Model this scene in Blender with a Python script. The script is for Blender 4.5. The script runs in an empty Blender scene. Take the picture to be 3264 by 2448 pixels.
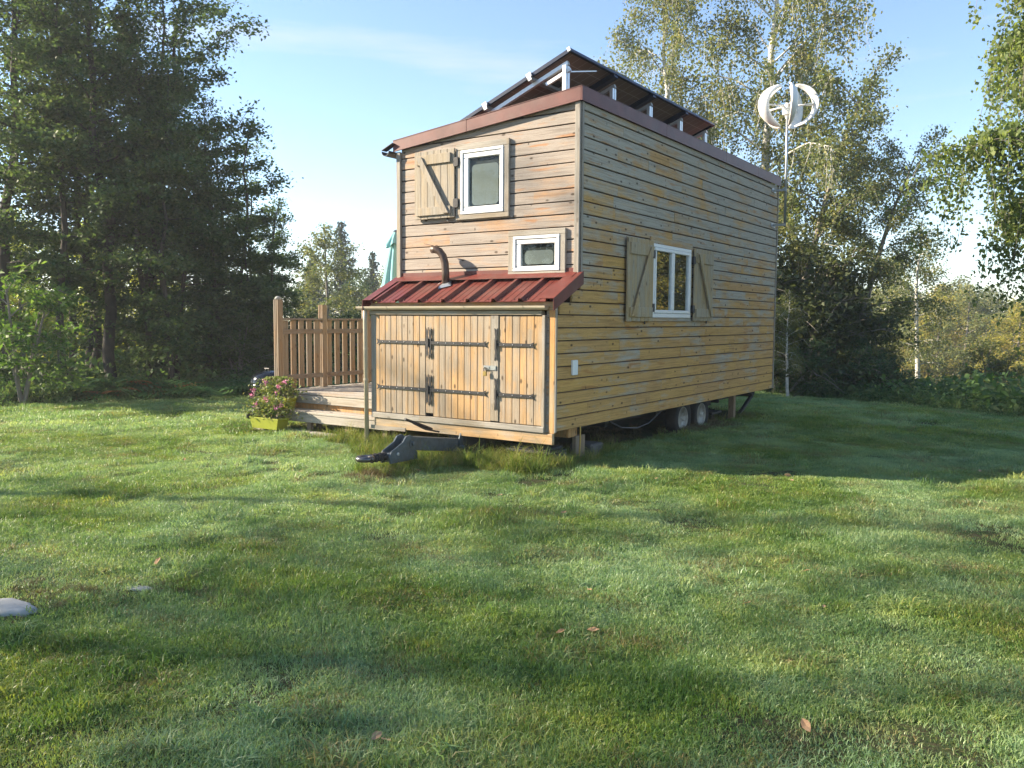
import bpy, bmesh, math, random
import numpy as np
from mathutils import Vector, Matrix
R = math.radians
SC = bpy.context.scene
COL = SC.collection

# ------------------------------------------------------------------ camera, sky, sun, exposure
cam_d = bpy.data.cameras.new('camera'); cam = bpy.data.objects.new('camera', cam_d); COL.objects.link(cam)
SC.camera = cam
cam_d.sensor_width = 36.0; cam_d.lens = 36.0 * 2705.65 / 3264.0
cam_d.clip_start = 0.05; cam_d.clip_end = 2000
CAM = Vector((4.429, -7.727, 1.131))
_az, _pi, _ro = -0.5989, 0.0761, 0.0063
_f = Vector((math.sin(_az) * math.cos(_pi), math.cos(_az) * math.cos(_pi), -math.sin(_pi)))
_r = Vector((math.cos(_az), -math.sin(_az), 0)); _u = _r.cross(_f)
_r2 = _r * math.cos(_ro) + _u * math.sin(_ro); _u2 = -_r * math.sin(_ro) + _u * math.cos(_ro)
cam.matrix_world = Matrix(((_r2.x, _u2.x, -_f.x, CAM.x), (_r2.y, _u2.y, -_f.y, CAM.y), (_r2.z, _u2.z, -_f.z, CAM.z), (0, 0, 0, 1)))

SUN_AZ, SUN_EL = R(-116.5), R(25)          # clockwise from +y
wd = bpy.data.worlds.new('World'); SC.world = wd; wd.use_nodes = True
nt = wd.node_tree; nt.nodes.clear()
sky = nt.nodes.new('ShaderNodeTexSky'); sky.sky_type = 'NISHITA'; sky.sun_disc = False
sky.sun_elevation = SUN_EL; sky.sun_rotation = SUN_AZ % (2 * math.pi)
sky.air_density = 0.9; sky.dust_density = 0.0; sky.ozone_density = 2.0; sky.altitude = 100
bg = nt.nodes.new('ShaderNodeBackground'); bg.inputs['Strength'].default_value = 0.076
wo = nt.nodes.new('ShaderNodeOutputWorld')
tc = nt.nodes.new('ShaderNodeTexCoord'); mp = nt.nodes.new('ShaderNodeMapping'); mp.inputs['Scale'].default_value = (1.6, 1.6, 15)
mp.inputs['Rotation'].default_value = (0.03, 0.02, 0.4)
nz = nt.nodes.new('ShaderNodeTexNoise'); nz.inputs['Scale'].default_value = 1.5; nz.inputs['Detail'].default_value = 7; nz.inputs['Roughness'].default_value = 0.55
cr = nt.nodes.new('ShaderNodeValToRGB'); cr.color_ramp.elements[0].position = 0.54; cr.color_ramp.elements[1].position = 0.78
mx = nt.nodes.new('ShaderNodeMix'); mx.data_type = 'RGBA'
mul = nt.nodes.new('ShaderNodeMath'); mul.operation = 'MULTIPLY'; mul.inputs[1].default_value = 0.55
L = nt.links.new
L(tc.outputs['Generated'], mp.inputs['Vector']); L(mp.outputs['Vector'], nz.inputs['Vector']); L(nz.outputs['Fac'], cr.inputs['Fac'])
L(cr.outputs['Color'], mul.inputs[0]); L(mul.outputs[0], mx.inputs['Factor']); L(sky.outputs['Color'], mx.inputs['A'])
mx.inputs['B'].default_value = (3.4, 3.5, 3.6, 1)
L(mx.outputs['Result'], bg.inputs['Color']); L(bg.outputs['Background'], wo.inputs['Surface'])

sun_d = bpy.data.lights.new('sun', 'SUN'); sun = bpy.data.objects.new('sun', sun_d); COL.objects.link(sun)
sun_d.energy = 4.2; sun_d.angle = R(0.6); sun_d.color = (1.0, 0.86, 0.66)
_sd = Vector((math.sin(SUN_AZ) * math.cos(SUN_EL), math.cos(SUN_AZ) * math.cos(SUN_EL), math.sin(SUN_EL)))
sun.rotation_euler = _sd.to_track_quat('Z', 'Y').to_euler(); sun.location = (-20, -10, 20)
vs = SC.view_settings
vs.view_transform = 'Standard'; vs.look = 'None'; vs.gamma = 1.0; vs.use_curve_mapping = False
vs.exposure = 1.98
SC.render.engine = 'CYCLES'
cy = SC.cycles
cy.max_bounces = 7; cy.diffuse_bounces = 4; cy.glossy_bounces = 3; cy.transmission_bounces = 5; cy.transparent_max_bounces = 8
cy.use_denoising = True; cy.sample_clamp_indirect = 6.0

# ------------------------------------------------------------------ materials
def newmat(name):
    m = bpy.data.materials.new(name); m.use_nodes = True
    t = m.node_tree; b = t.nodes['Principled BSDF']; return m, t, b
def N(t, typ, **kw):
    n = t.nodes.new(typ)
    for k, v in kw.items():
        if k in n.inputs: n.inputs[k].default_value = v
        else: setattr(n, k, v)
    return n
def ramp(t, fac, stops):
    n = t.nodes.new('ShaderNodeValToRGB'); e = n.color_ramp.elements
    while len(e) < len(stops): e.new(0.5)
    for i, (p, c) in enumerate(stops):
        e[i].position = p; e[i].color = (*c, 1) if len(c) == 3 else c
    t.links.new(fac, n.inputs['Fac']); return n.outputs['Color']
def mixc(t, fac, a, b, bt='MIX'):
    n = t.nodes.new('ShaderNodeMix'); n.data_type = 'RGBA'; n.blend_type = bt
    for s, v in (('Factor', fac), ('A', a), ('B', b)):
        if isinstance(v, (int, float)): n.inputs[s].default_value = v
        elif isinstance(v, (tuple, list)): n.inputs[s].default_value = (*v, 1) if len(v) == 3 else v
        else: t.links.new(v, n.inputs[s])
    return n.outputs['Result']
def math_(t, op, a, b=None, clamp=False):
    n = t.nodes.new('ShaderNodeMath'); n.operation = op; n.use_clamp = clamp
    for i, v in enumerate((a, b)):
        if v is None: continue
        if isinstance(v, (int, float)): n.inputs[i].default_value = v
        else: t.links.new(v, n.inputs[i])
    return n.outputs[0]
def bump(t, b, h, strength=0.3, dist=0.01):
    n = t.nodes.new('ShaderNodeBump'); n.inputs['Strength'].default_value = strength; n.inputs['Distance'].default_value = dist
    t.links.new(h, n.inputs['Height']); t.links.new(n.outputs['Normal'], b.inputs['Normal'])

def plain(name, col, rough=0.5, metal=0.0, var=0.12, scale=14, bumpy=0.0, spec=0.5, dirt=None):
    m, t, b = newmat(name)
    co = N(t, 'ShaderNodeTexCoord'); nn = N(t, 'ShaderNodeTexNoise', Scale=scale, Detail=5.0, Roughness=0.6)
    t.links.new(co.outputs['Object'], nn.inputs['Vector'])
    d = tuple(max(0, c * (1 - var)) for c in col); l = tuple(min(1, c * (1 + var)) for c in col)
    c = ramp(t, nn.outputs['Fac'], [(0.3, d), (0.7, l)])
    if dirt:
        n2 = N(t, 'ShaderNodeTexNoise', Scale=scale * 0.35, Detail=6.0, Roughness=0.65); t.links.new(co.outputs['Object'], n2.inputs['Vector'])
        f = ramp(t, n2.outputs['Fac'], [(0.48, (0, 0, 0)), (0.7, (1, 1, 1))]); c = mixc(t, math_(t, 'MULTIPLY', f, dirt[1]), c, dirt[0])
    t.links.new(c, b.inputs['Base Color']); b.inputs['Roughness'].default_value = rough; b.inputs['Metallic'].default_value = metal
    b.inputs['Specular IOR Level'].default_value = spec
    if bumpy: bump(t, b, nn.outputs['Fac'], bumpy, 0.01)
    return m

def wood(name, axis, fresh, fresh2, grey, bias=0.0, knots=1.0, zgrad=0.0, rough=0.75, orange=None, grainamt=0.55):
    """weathered boards; axis = direction of the grain in house coordinates"""
    m, t, b = newmat(name); lk = t.links.new
    co = N(t, 'ShaderNodeTexCoord'); oi = N(t, 'ShaderNodeObjectInfo')
    sep = N(t, 'ShaderNodeSeparateXYZ'); lk(co.outputs['Object'], sep.inputs[0])
    o = {'x': 0, 'y': 1, 'z': 2}[axis]; al = sep.outputs[o]
    ac = math_(t, 'ADD', sep.outputs[(o + 1) % 3], sep.outputs[(o + 2) % 3])
    ac2 = math_(t, 'SUBTRACT', sep.outputs[(o + 1) % 3], sep.outputs[(o + 2) % 3])
    rnd = math_(t, 'MULTIPLY', oi.outputs['Random'], 47.0)
    def coord(sa, sc, off=0.0):
        c = N(t, 'ShaderNodeCombineXYZ')
        lk(math_(t, 'ADD', math_(t, 'MULTIPLY', al, sa), rnd), c.inputs[0]); lk(math_(t, 'MULTIPLY', ac, sc), c.inputs[1])
        lk(math_(t, 'ADD', math_(t, 'MULTIPLY', ac2, sc), math_(t, 'MULTIPLY', rnd, 1.7)), c.inputs[2]); return c.outputs[0]
    g = N(t, 'ShaderNodeTexNoise', Scale=1.0, Detail=6.0, Roughness=0.6, Distortion=1.2); lk(coord(1.6, 42.0), g.inputs['Vector'])
    g2 = N(t, 'ShaderNodeTexNoise', Scale=1.0, Detail=3.0, Roughness=0.5, Distortion=2.5); lk(coord(3.0, 16.0), g2.inputs['Vector'])
    rings = math_(t, 'FRACT', math_(t, 'MULTIPLY', g2.outputs['Fac'], 9.0))
    rl = ramp(t, rings, [(0.0, (1, 1, 1)), (0.16, (0, 0, 0)), (0.9, (0, 0, 0)), (1.0, (1, 1, 1))])
    p = N(t, 'ShaderNodeTexNoise', Scale=1.0, Detail=5.0, Roughness=0.62); lk(coord(1.7, 7.0), p.inputs['Vector'])
    v1 = N(t, 'ShaderNodeTexVoronoi'); v1.voronoi_dimensions = '1D'; v1.inputs['Scale'].default_value = 1.0
    lk(math_(t, 'ADD', math_(t, 'MULTIPLY', al, 1.1), rnd), v1.inputs['W'])
    cell = N(t, 'ShaderNodeSeparateColor'); lk(v1.outputs['Color'], cell.inputs[0])
    s = math_(t, 'ADD', math_(t, 'MULTIPLY', p.outputs['Fac'], 1.5), math_(t, 'MULTIPLY', cell.outputs[0], 0.30))
    s = math_(t, 'ADD', s, math_(t, 'MULTIPLY', oi.outputs['Random'], 0.22))
    gn = N(t, 'ShaderNodeTexNoise', Scale=1.15, Detail=4.0, Roughness=0.55); lk(co.outputs['Object'], gn.inputs['Vector'])
    s = math_(t, 'ADD', s, math_(t, 'MULTIPLY', math_(t, 'SUBTRACT', gn.outputs['Fac'], 0.5), 1.1))
    s = math_(t, 'ADD', s, bias - 0.5)
    if zgrad: s = math_(t, 'ADD', s, math_(t, 'MULTIPLY', math_(t, 'SUBTRACT', sep.outputs[2], 1.5), zgrad))
    gf = ramp(t, s, [(0.30, (0, 0, 0)), (0.48, (.5,) * 3), (0.70, (1, 1, 1))])
    fc = mixc(t, cell.outputs[1], fresh, fresh2)
    c = mixc(t, gf, fc, grey)
    if orange:
        on = N(t, 'ShaderNodeTexNoise', Scale=1.0, Detail=4.0); lk(coord(2.4, 11.0), on.inputs['Vector'])
        c = mixc(t, ramp(t, on.outputs['Fac'], [(0.60, (0, 0, 0)), (0.70, (0.75,) * 3)]), c, orange)
    c = mixc(t, grainamt, c, ramp(t, g.outputs['Fac'], [(0.30, (0.36, 0.33, 0.30)), (0.56, (1.10, 1.08, 1.06))]), 'MULTIPLY')
    c = mixc(t, math_(t, 'MULTIPLY', rl, 0.30), c, (0.10, 0.06, 0.03))
    kv = N(t, 'ShaderNodeTexVoronoi', Scale=1.0); kv.voronoi_dimensions = '3D'; lk(coord(4.6, 6.5), kv.inputs['Vector'])
    kf = ramp(t, kv.outputs['Distance'], [(0.075, (1, 1, 1)), (0.15, (0, 0, 0))])
    c = mixc(t, math_(t, 'MULTIPLY', kf, 0.85 * knots), c, (0.050, 0.030, 0.016))
    dv = N(t, 'ShaderNodeTexVoronoi', Scale=1.0); dv.voronoi_dimensions = '3D'; lk(coord(*((8.5, 3.2) if axis != 'z' else (3.0, 8.0))), dv.inputs['Vector'])
    df = ramp(t, dv.outputs['Distance'], [(0.05, (1, 1, 1)), (0.10, (0, 0, 0))])
    c = mixc(t, math_(t, 'MULTIPLY', df, 0.75 * knots), c, (0.040, 0.026, 0.016))
    lk(c, b.inputs['Base Color']); b.inputs['Roughness'].default_value = rough; b.inputs['Specular IOR Level'].default_value = 0.25
    hh = math_(t, 'SUBTRACT', g.outputs['Fac'], math_(t, 'MULTIPLY', rl, 0.15)); bump(t, b, hh, 0.35, 0.004)
    return m

def leafmat(name, cols, trans=0.35, rough=0.55, spec=0.3, nscale=1.4):
    m, t, b = newmat(name); lk = t.links.new
    ge = N(t, 'ShaderNodeNewGeometry'); no = N(t, 'ShaderNodeTexNoise', Scale=nscale, Detail=2.0); lk(ge.outputs['Position'], no.inputs['Vector'])
    f = math_(t, 'ADD', math_(t, 'MULTIPLY', ge.outputs['Random Per Island'], 0.6), math_(t, 'MULTIPLY', math_(t, 'SUBTRACT', no.outputs['Fac'], 0.3), 1.0))
    n = len(cols); c = ramp(t, f, [(0.08 + 0.84 * i / max(1, n - 1), cc) for i, cc in enumerate(cols)])
    lk(c, b.inputs['Base Color']); b.inputs['Roughness'].default_value = rough; b.inputs['Specular IOR Level'].default_value = spec * .6
    tr = N(t, 'ShaderNodeBsdfTranslucent'); lk(mixc(t, 1.0, c, (1.25, 1.3, 0.7), 'MULTIPLY'), tr.inputs['Color'])
    ms = N(t, 'ShaderNodeMixShader'); ms.inputs[0].default_value = trans
    out = t.nodes['Material Output']; lk(b.outputs[0], ms.inputs[1]); lk(tr.outputs[0], ms.inputs[2]); lk(ms.outputs[0], out.inputs['Surface'])
    return m

M = {}
M['front_wood'] = wood('front_wood', 'x', (0.50, 0.295, 0.155), (0.44, 0.265, 0.145), (0.36, 0.31, 0.265), 0.24, 1.0, 0, orange=(0.46, 0.22, 0.09))
M['side_wood'] = wood('side_wood', 'y', (0.56, 0.335, 0.10), (0.49, 0.295, 0.115), (0.40, 0.375, 0.305), -0.04, 1.0, 0.19, orange=(0.42, 0.20, 0.06))
M['door_wood'] = wood('door_wood', 'z', (0.52, 0.325, 0.15), (0.45, 0.29, 0.145), (0.36, 0.295, 0.22), 0.06, 1.0, 0.0, orange=(0.58, 0.33, 0.13))
M['shutter_wood'] = wood('shutter_wood', 'z', (0.38, 0.31, 0.21), (0.35, 0.29, 0.215), (0.33, 0.30, 0.25), 0.12, 0.8)
M['shutter_side_wood'] = wood('shutter_side_wood', 'z', (0.46, 0.33, 0.155), (0.42, 0.31, 0.165), (0.39, 0.345, 0.25), 0.0, 0.7)
M['trim_wood'] = wood('trim_wood', 'z', (0.34, 0.285, 0.205), (0.33, 0.28, 0.215), (0.33, 0.305, 0.265), 0.12, 0.5)
M['trim_wood_x'] = wood('trim_wood_x', 'x', (0.36, 0.30, 0.215), (0.35, 0.295, 0.225), (0.37, 0.345, 0.30), 0.12, 0.5)
M['skirt_wood'] = wood('skirt_wood', 'x', (0.56, 0.34, 0.15), (0.50, 0.36, 0.20), (0.40, 0.34, 0.26), 0.0, 0.6)
M['post_wood'] = wood('post_wood', 'z', (0.28, 0.195, 0.12), (0.26, 0.19, 0.125), (0.25, 0.21, 0.165), 0.0, 0.6)
M['rail_wood'] = wood('rail_wood', 'y', (0.22, 0.165, 0.12), (0.21, 0.165, 0.13), (0.22, 0.19, 0.16), 0.05, 0.5)
M['deck_wood'] = wood('deck_wood', 'x', (0.36, 0.29, 0.21), (0.34, 0.28, 0.22), (0.38, 0.36, 0.32), 0.2, 0.5)
M['step_wood'] = wood('step_wood', 'x', (0.36, 0.315, 0.24), (0.34, 0.30, 0.24), (0.38, 0.355, 0.31), 0.15, 0.6)
M['corner_orange'] = wood('corner_orange', 'z', (0.58, 0.30, 0.11), (0.52, 0.30, 0.13), (0.44, 0.33, 0.2), -0.2, 0.8)
M['core'] = plain('core', (0.035, 0.028, 0.022), 0.9)
M['void_shade'] = plain('void_shade', (0.012, 0.013, 0.013), 0.8)  # near-black colour standing for shade behind the panes and in rim holes
M['red_metal'] = plain('red_metal', (0.135, 0.030, 0.022), 0.45, 0.0, 0.25, 5, spec=0.4, dirt=((0.125, 0.062, 0.05), 0.7))
M['red_trim'] = plain('red_trim', (0.125, 0.034, 0.027), 0.45, 0.0, 0.2, 6, spec=0.4, dirt=((0.15, 0.085, 0.075), 0.55))
M['white_pvc'] = plain('white_pvc', (0.78, 0.79, 0.78), 0.35, 0, 0.03, 3, dirt=((0.6, 0.6, 0.57), 0.25))
M['blind'] = plain('blind', (0.20, 0.205, 0.21), 0.7, 0, 0.04, 3)
M['black_iron'] = plain('black_iron', (0.022, 0.022, 0.024), 0.55, 0.2, 0.25, 30, 0.15)
M['gutter_beige'] = plain('gutter_beige', (0.50, 0.43, 0.32), 0.4, 0, 0.06, 5, dirt=((0.33, 0.28, 0.2), 0.35))
M['gutter_dark'] = plain('gutter_dark', (0.05, 0.05, 0.055), 0.4, 0.3)
M['flue_brown'] = plain('flue_brown', (0.085, 0.052, 0.038), 0.45, 0.2, 0.2, 8)
M['aluminium'] = plain('aluminium', (0.72, 0.73, 0.74), 0.35, 0.55, 0.06)
M['navy_frame'] = plain('navy_frame', (0.012, 0.020, 0.045), 0.35, 0.3)
M['panel_top'] = plain('panel_top', (0.01, 0.014, 0.035), 0.12, 0.1)
M['turbine_white'] = plain('turbine_white', (0.80, 0.80, 0.76), 0.4, 0, 0.04)
M['galvanised'] = plain('galvanised', (0.42, 0.44, 0.45), 0.45, 0.7, 0.15, 20)
M['drawbar_paint'] = plain('drawbar_paint', (0.075, 0.10, 0.115), 0.55, 0.2, 0.3, 16, 0.2, dirt=((0.10, 0.085, 0.06), 0.6))
M['tyre'] = plain('tyre', (0.022, 0.021, 0.020), 0.85, 0, 0.3, 18, 0.2)
M['rim'] = plain('rim', (0.42, 0.40, 0.36), 0.6, 0.3, 0.2, 14, dirt=((0.2, 0.16, 0.11), 0.6))
M['chassis'] = plain('chassis', (0.035, 0.035, 0.035), 0.7, 0.2)
M['concrete'] = plain('concrete', (0.10, 0.095, 0.085), 0.9, 0, 0.2, 12, 0.4)
M['steel'] = plain('steel', (0.55, 0.55, 0.54), 0.3, 0.9, 0.08)
M['dark_steel'] = plain('dark_steel', (0.12, 0.12, 0.125), 0.35, 0.8, 0.2)
M['glade'] = leafmat('glade', [(0.16, 0.21, 0.04), (0.30, 0.34, 0.06), (0.44, 0.42, 0.10)], 0.6)
M['brass'] = plain('brass', (0.42, 0.30, 0.10), 0.35, 0.8)
M['parasol'] = plain('parasol', (0.20, 0.42, 0.44), 0.85, 0, 0.08, 6)
M['parasol_dark'] = plain('parasol_dark', (0.05, 0.07, 0.10), 0.6)
M['bbq_black'] = plain('bbq_black', (0.008, 0.009, 0.013), 0.12, 0, 0.1, spec=0.6)
M['pot_lime'] = plain('pot_lime', (0.26, 0.29, 0.03), 0.4, 0, 0.06)
M['soil'] = plain('soil', (0.05, 0.032, 0.02), 0.95, 0, 0.3, 30, 0.5)
M['pink'] = plain('pink', (0.80, 0.30, 0.50), 0.6, 0, 0.2, 40)
M['stone'] = plain('stone', (0.37, 0.365, 0.34), 0.85, 0, 0.18, 6, 0.5, dirt=((0.25, 0.24, 0.18), 0.5))
M['bark_dark'] = plain('bark_dark', (0.055, 0.045, 0.035), 0.9, 0, 0.35, 5, 0.6)
M['bark_birch'] = plain('bark_birch', (0.56, 0.54, 0.49), 0.8, 0, 0.25, 4, 0.3, dirt=((0.06, 0.05, 0.045), 0.9))
M['bark_grey'] = plain('bark_grey', (0.20, 0.18, 0.15), 0.9, 0, 0.3, 5, 0.5)
M['alder'] = leafmat('alder', [(0.050, 0.092, 0.040), (0.082, 0.130, 0.050), (0.135, 0.175, 0.06)], 0.4)
M['alder_b'] = leafmat('alder_b', [(0.050, 0.092, 0.042), (0.078, 0.125, 0.050), (0.12, 0.165, 0.06)], 0.35)
M['birch'] = leafmat('birch', [(0.085, 0.115, 0.055), (0.135, 0.165, 0.070), (0.19, 0.205, 0.085), (0.30, 0.26, 0.08)], 0.4)
M['birch_near'] = leafmat('birch_near', [(0.10, 0.145, 0.062), (0.165, 0.215, 0.075), (0.26, 0.29, 0.09)], 0.5)
M['yellowing'] = leafmat('yellowing', [(0.14, 0.17, 0.045), (0.26, 0.26, 0.065), (0.38, 0.32, 0.08), (0.46, 0.32, 0.07)], 0.5)
M['dark_shrub'] = leafmat('dark_shrub', [(0.055, 0.072, 0.035), (0.085, 0.105, 0.048), (0.13, 0.14, 0.06)], 0.3)
M['bramble'] = leafmat('bramble', [(0.050, 0.10, 0.055), (0.08, 0.14, 0.07), (0.13, 0.19, 0.08)], 0.35)
M['shrub_light'] = leafmat('shrub_light', [(0.06, 0.13, 0.03), (0.10, 0.19, 0.04), (0.18, 0.26, 0.06)], 0.4)
M['spruce'] = leafmat('spruce', [(0.030, 0.055, 0.035), (0.045, 0.075, 0.045), (0.075, 0.10, 0.05)], 0.1)
M['fern_green'] = leafmat('fern_green', [(0.045, 0.115, 0.045), (0.075, 0.165, 0.055), (0.12, 0.22, 0.06)], 0.4)
M['fern_brown'] = leafmat('fern_brown', [(0.22, 0.085, 0.03), (0.34, 0.13, 0.04), (0.42, 0.20, 0.06)], 0.3)
M['fern_bright'] = leafmat('fern_bright', [(0.10, 0.21, 0.04), (0.16, 0.30, 0.05), (0.24, 0.36, 0.07)], 0.45)
M['pot_leaf'] = leafmat('pot_leaf', [(0.09, 0.14, 0.04), (0.17, 0.22, 0.07), (0.28, 0.24, 0.10)], 0.35, nscale=9)
M['dry_leaf'] = leafmat('dry_leaf', [(0.30, 0.16, 0.08), (0.42, 0.25, 0.14), (0.50, 0.36, 0.22)], 0.2, nscale=6)

def glass(ior):
    m, t, b = newmat('window_glass'); lk = t.links.new
    t.nodes.remove(b); fr = N(t, 'ShaderNodeFresnel'); fr.inputs['IOR'].default_value = ior
    gl = N(t, 'ShaderNodeBsdfGlossy'); gl.inputs['Roughness'].default_value = 0.0; gl.inputs['Color'].default_value = (0.95, 0.97, 0.96, 1)
    tr = N(t, 'ShaderNodeBsdfTransparent'); tr.inputs['Color'].default_value = (0.86, 0.9, 0.88, 1)
    nn = N(t, 'ShaderNodeTexNoise', Scale=1.3, Detail=1.0); co = N(t, 'ShaderNodeTexCoord'); lk(co.outputs['Object'], nn.inputs['Vector'])
    bp = N(t, 'ShaderNodeBump'); bp.inputs['Strength'].default_value = 0.05; bp.inputs['Distance'].default_value = 0.02
    lk(nn.outputs['Fac'], bp.inputs['Height']); lk(bp.outputs['Normal'], gl.inputs['Normal'])
    ge = N(t, 'ShaderNodeNewGeometry'); fac = math_(t, 'MULTIPLY', fr.outputs[0], math_(t, 'SUBTRACT', 1.0, ge.outputs['Backfacing']))
    ms = N(t, 'ShaderNodeMixShader'); lk(fac, ms.inputs[0]); lk(tr.outputs[0], ms.inputs[1]); lk(gl.outputs[0], ms.inputs[2])
    lk(ms.outputs[0], t.nodes['Material Output'].inputs['Surface']); return m
M['glass'] = glass(1.42); M['glass_side'] = glass(2.4)

def panel_back():
    m, t, b = newmat('panel_back'); lk = t.links.new
    co = N(t, 'ShaderNodeTexCoord'); br = N(t, 'ShaderNodeTexBrick'); br.offset = 0.0
    mp_ = N(t, 'ShaderNodeMapping'); mp_.inputs['Rotation'].default_value = (0, 0, 0); lk(co.outputs['Object'], mp_.inputs['Vector'])
    lk(mp_.outputs[0], br.inputs['Vector'])
    br.inputs['Color1'].default_value = (0.26, 0.19, 0.155, 1); br.inputs['Color2'].default_value = (0.28, 0.205, 0.17, 1); br.inputs['Mortar'].default_value = (0.50, 0.42, 0.37, 1)
    br.inputs['Scale'].default_value = 1.0; br.inputs['Mortar Size'].default_value = 0.004; br.inputs['Brick Width'].default_value = 0.155; br.inputs['Row Height'].default_value = 0.155
    lk(br.outputs['Color'], b.inputs['Base Color']); b.inputs['Roughness'].default_value = 0.5; return m
M['panel_back'] = panel_back()

# ------------------------------------------------------------------ object helpers
ORG = {}
def tag(o, label=None, cat=None, group=None, kind=None):
    for k, v in (('label', label), ('category', cat), ('group', group), ('kind', kind)):
        if v: o[k] = v
    return o
def empty(name, loc, label=None, cat=None, group=None):
    o = bpy.data.objects.new(name, None); COL.objects.link(o); o.location = loc; o.empty_display_size = 0.2
    ORG[o.name] = Vector(loc); return tag(o, label, cat, group)
def link(name, me, mat=None, parent=None, loc=None):
    o = bpy.data.objects.new(name, me); COL.objects.link(o)
    if mat is not None and not me.materials: me.materials.append(M[mat] if isinstance(mat, str) else mat)
    if parent is not None: o.parent = parent; ORG[o.name] = ORG.get(parent.name, Vector((0, 0, 0)))
    else:
        if loc is not None: o.location = loc
        ORG[o.name] = Vector(loc) if loc is not None else Vector((0, 0, 0))
    return o
class MB:
    def __init__(s): s.v = []; s.f = []
    def add(s, vs_, fs):
        n = len(s.v); s.v += [tuple(p) for p in vs_]; s.f += [tuple(i + n for i in f) for f in fs]; return s
    def box(s, x0, x1, y0, y1, z0, z1):
        return s.add([(x0, y0, z0), (x1, y0, z0), (x1, y1, z0), (x0, y1, z0), (x0, y0, z1), (x1, y0, z1), (x1, y1, z1), (x0, y1, z1)],
                     [(0, 3, 2, 1), (4, 5, 6, 7), (0, 1, 5, 4), (1, 2, 6, 5), (2, 3, 7, 6), (3, 0, 4, 7)])
    def bar(s, a, b, w, h, up=(0, 0, 1)):
        a, b = Vector(a), Vector(b); d = (b - a).normalized(); u = Vector(up); sd = d.cross(u).normalized(); u = sd.cross(d).normalized()
        vs_ = [p + sd * i * w / 2 + u * j * h / 2 for p in (a, b) for (i, j) in ((-1, -1), (1, -1), (1, 1), (-1, 1))]
        return s.add(vs_, [(0, 1, 2, 3), (7, 6, 5, 4), (0, 4, 5, 1), (1, 5, 6, 2), (2, 6, 7, 3), (3, 7, 4, 0)])
    def prism(s, poly, fn, d0, d1):
        n = len(poly); vs_ = [fn(a, b, d0) for a, b in poly] + [fn(a, b, d1) for a, b in poly]
        fs = [tuple(range(n))[::-1], tuple(range(n, 2 * n))] + [(i, (i + 1) % n, n + (i + 1) % n, n + i) for i in range(n)]
        return s.add(vs_, fs)
    def tube(s, path, rad, n=8, cap=True, flat=1.0):
        path = [Vector(p) for p in path]; k = len(path); rings = []
        if not hasattr(rad, '__len__'): rad = [rad] * k
        ref = Vector((0.13, 0.21, 0.97))
        for i, p in enumerate(path):
            d = (path[min(i + 1, k - 1)] - path[max(i - 1, 0)]).normalized()
            if abs(d.dot(ref)) > 0.97: ref = Vector((0.9, 0.3, 0.1))
            a = d.cross(ref).normalized(); b = a.cross(d).normalized(); ref = b
            rings.append([p + (a * math.cos(2 * math.pi * j / n) + b * math.sin(2 * math.pi * j / n) * flat) * rad[i] for j in range(n)])
        vs_ = [q for r in rings for q in r]
        fs = [(i * n + j, i * n + (j + 1) % n, (i + 1) * n + (j + 1) % n, (i + 1) * n + j) for i in range(k - 1) for j in range(n)]
        if cap: fs += [tuple(range(n))[::-1], tuple(range((k - 1) * n, k * n))]
        return s.add(vs_, fs)
    def lathe(s, c, prof, n=20, axis='z', sx=1.0):
        c = Vector(c); vs_ = []; k = len(prof)
        for r, h in prof:
            for j in range(n):
                a = 2 * math.pi * j / n; p = (r * math.cos(a) * sx, r * math.sin(a), h)
                if axis == 'x': p = (h, r * math.cos(a), r * math.sin(a))
                if axis == 'y': p = (r * math.cos(a), h, r * math.sin(a))
                vs_.append(c + Vector(p))
        fs = [(i * n + j, i * n + (j + 1) % n, (i + 1) * n + (j + 1) % n, (i + 1) * n + j) for i in range(k - 1) for j in range(n)]
        fs += [tuple(range(n))[::-1], tuple(range((k - 1) * n, k * n))]
        return s.add(vs_, fs)
    def mesh(s, name, org=(0, 0, 0), bev=0.0, smooth=False, segs=1):
        me = bpy.data.meshes.new(name); o = Vector(org)
        me.from_pydata([tuple(Vector(p) - o) for p in s.v], [], s.f)
        bm = bmesh.new(); bm.from_mesh(me); bmesh.ops.recalc_face_normals(bm, faces=bm.faces)
        if bev: bmesh.ops.bevel(bm, geom=list(bm.edges), offset=bev, segments=segs, affect='EDGES', clamp_overlap=True)
        bm.to_mesh(me); bm.free()
        if smooth:
            for p in me.polygons: p.use_smooth = True
        return me
    def build(s, name, mat, parent=None, bev=0.0, smooth=False, loc=None, segs=1):
        org = ORG.get(parent.name) if parent is not None else (loc or (0, 0, 0))
        return link(name, s.mesh(name, org, bev, smooth, segs), mat, parent, loc)
def copy_tree(o, parent=None):
    c = o.copy(); COL.objects.link(c); c.parent = parent; ORG[c.name] = ORG.get(o.name, Vector())
    for ch in o.children: copy_tree(ch, c)
    return c
def fast_mesh(name, V, faces_n, F):
    """V (n,3) array, F flat loop indices, all faces with faces_n corners"""
    me = bpy.data.meshes.new(name); nf = len(F) // faces_n
    me.vertices.add(len(V)); me.vertices.foreach_set('co', np.asarray(V, dtype=np.float32).ravel())
    me.loops.add(len(F)); me.loops.foreach_set('vertex_index', np.asarray(F, dtype=np.int32))
    me.polygons.add(nf); me.polygons.foreach_set('loop_start', np.arange(0, nf * faces_n, faces_n, dtype=np.int32))
    me.update(calc_edges=True); return me

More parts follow.
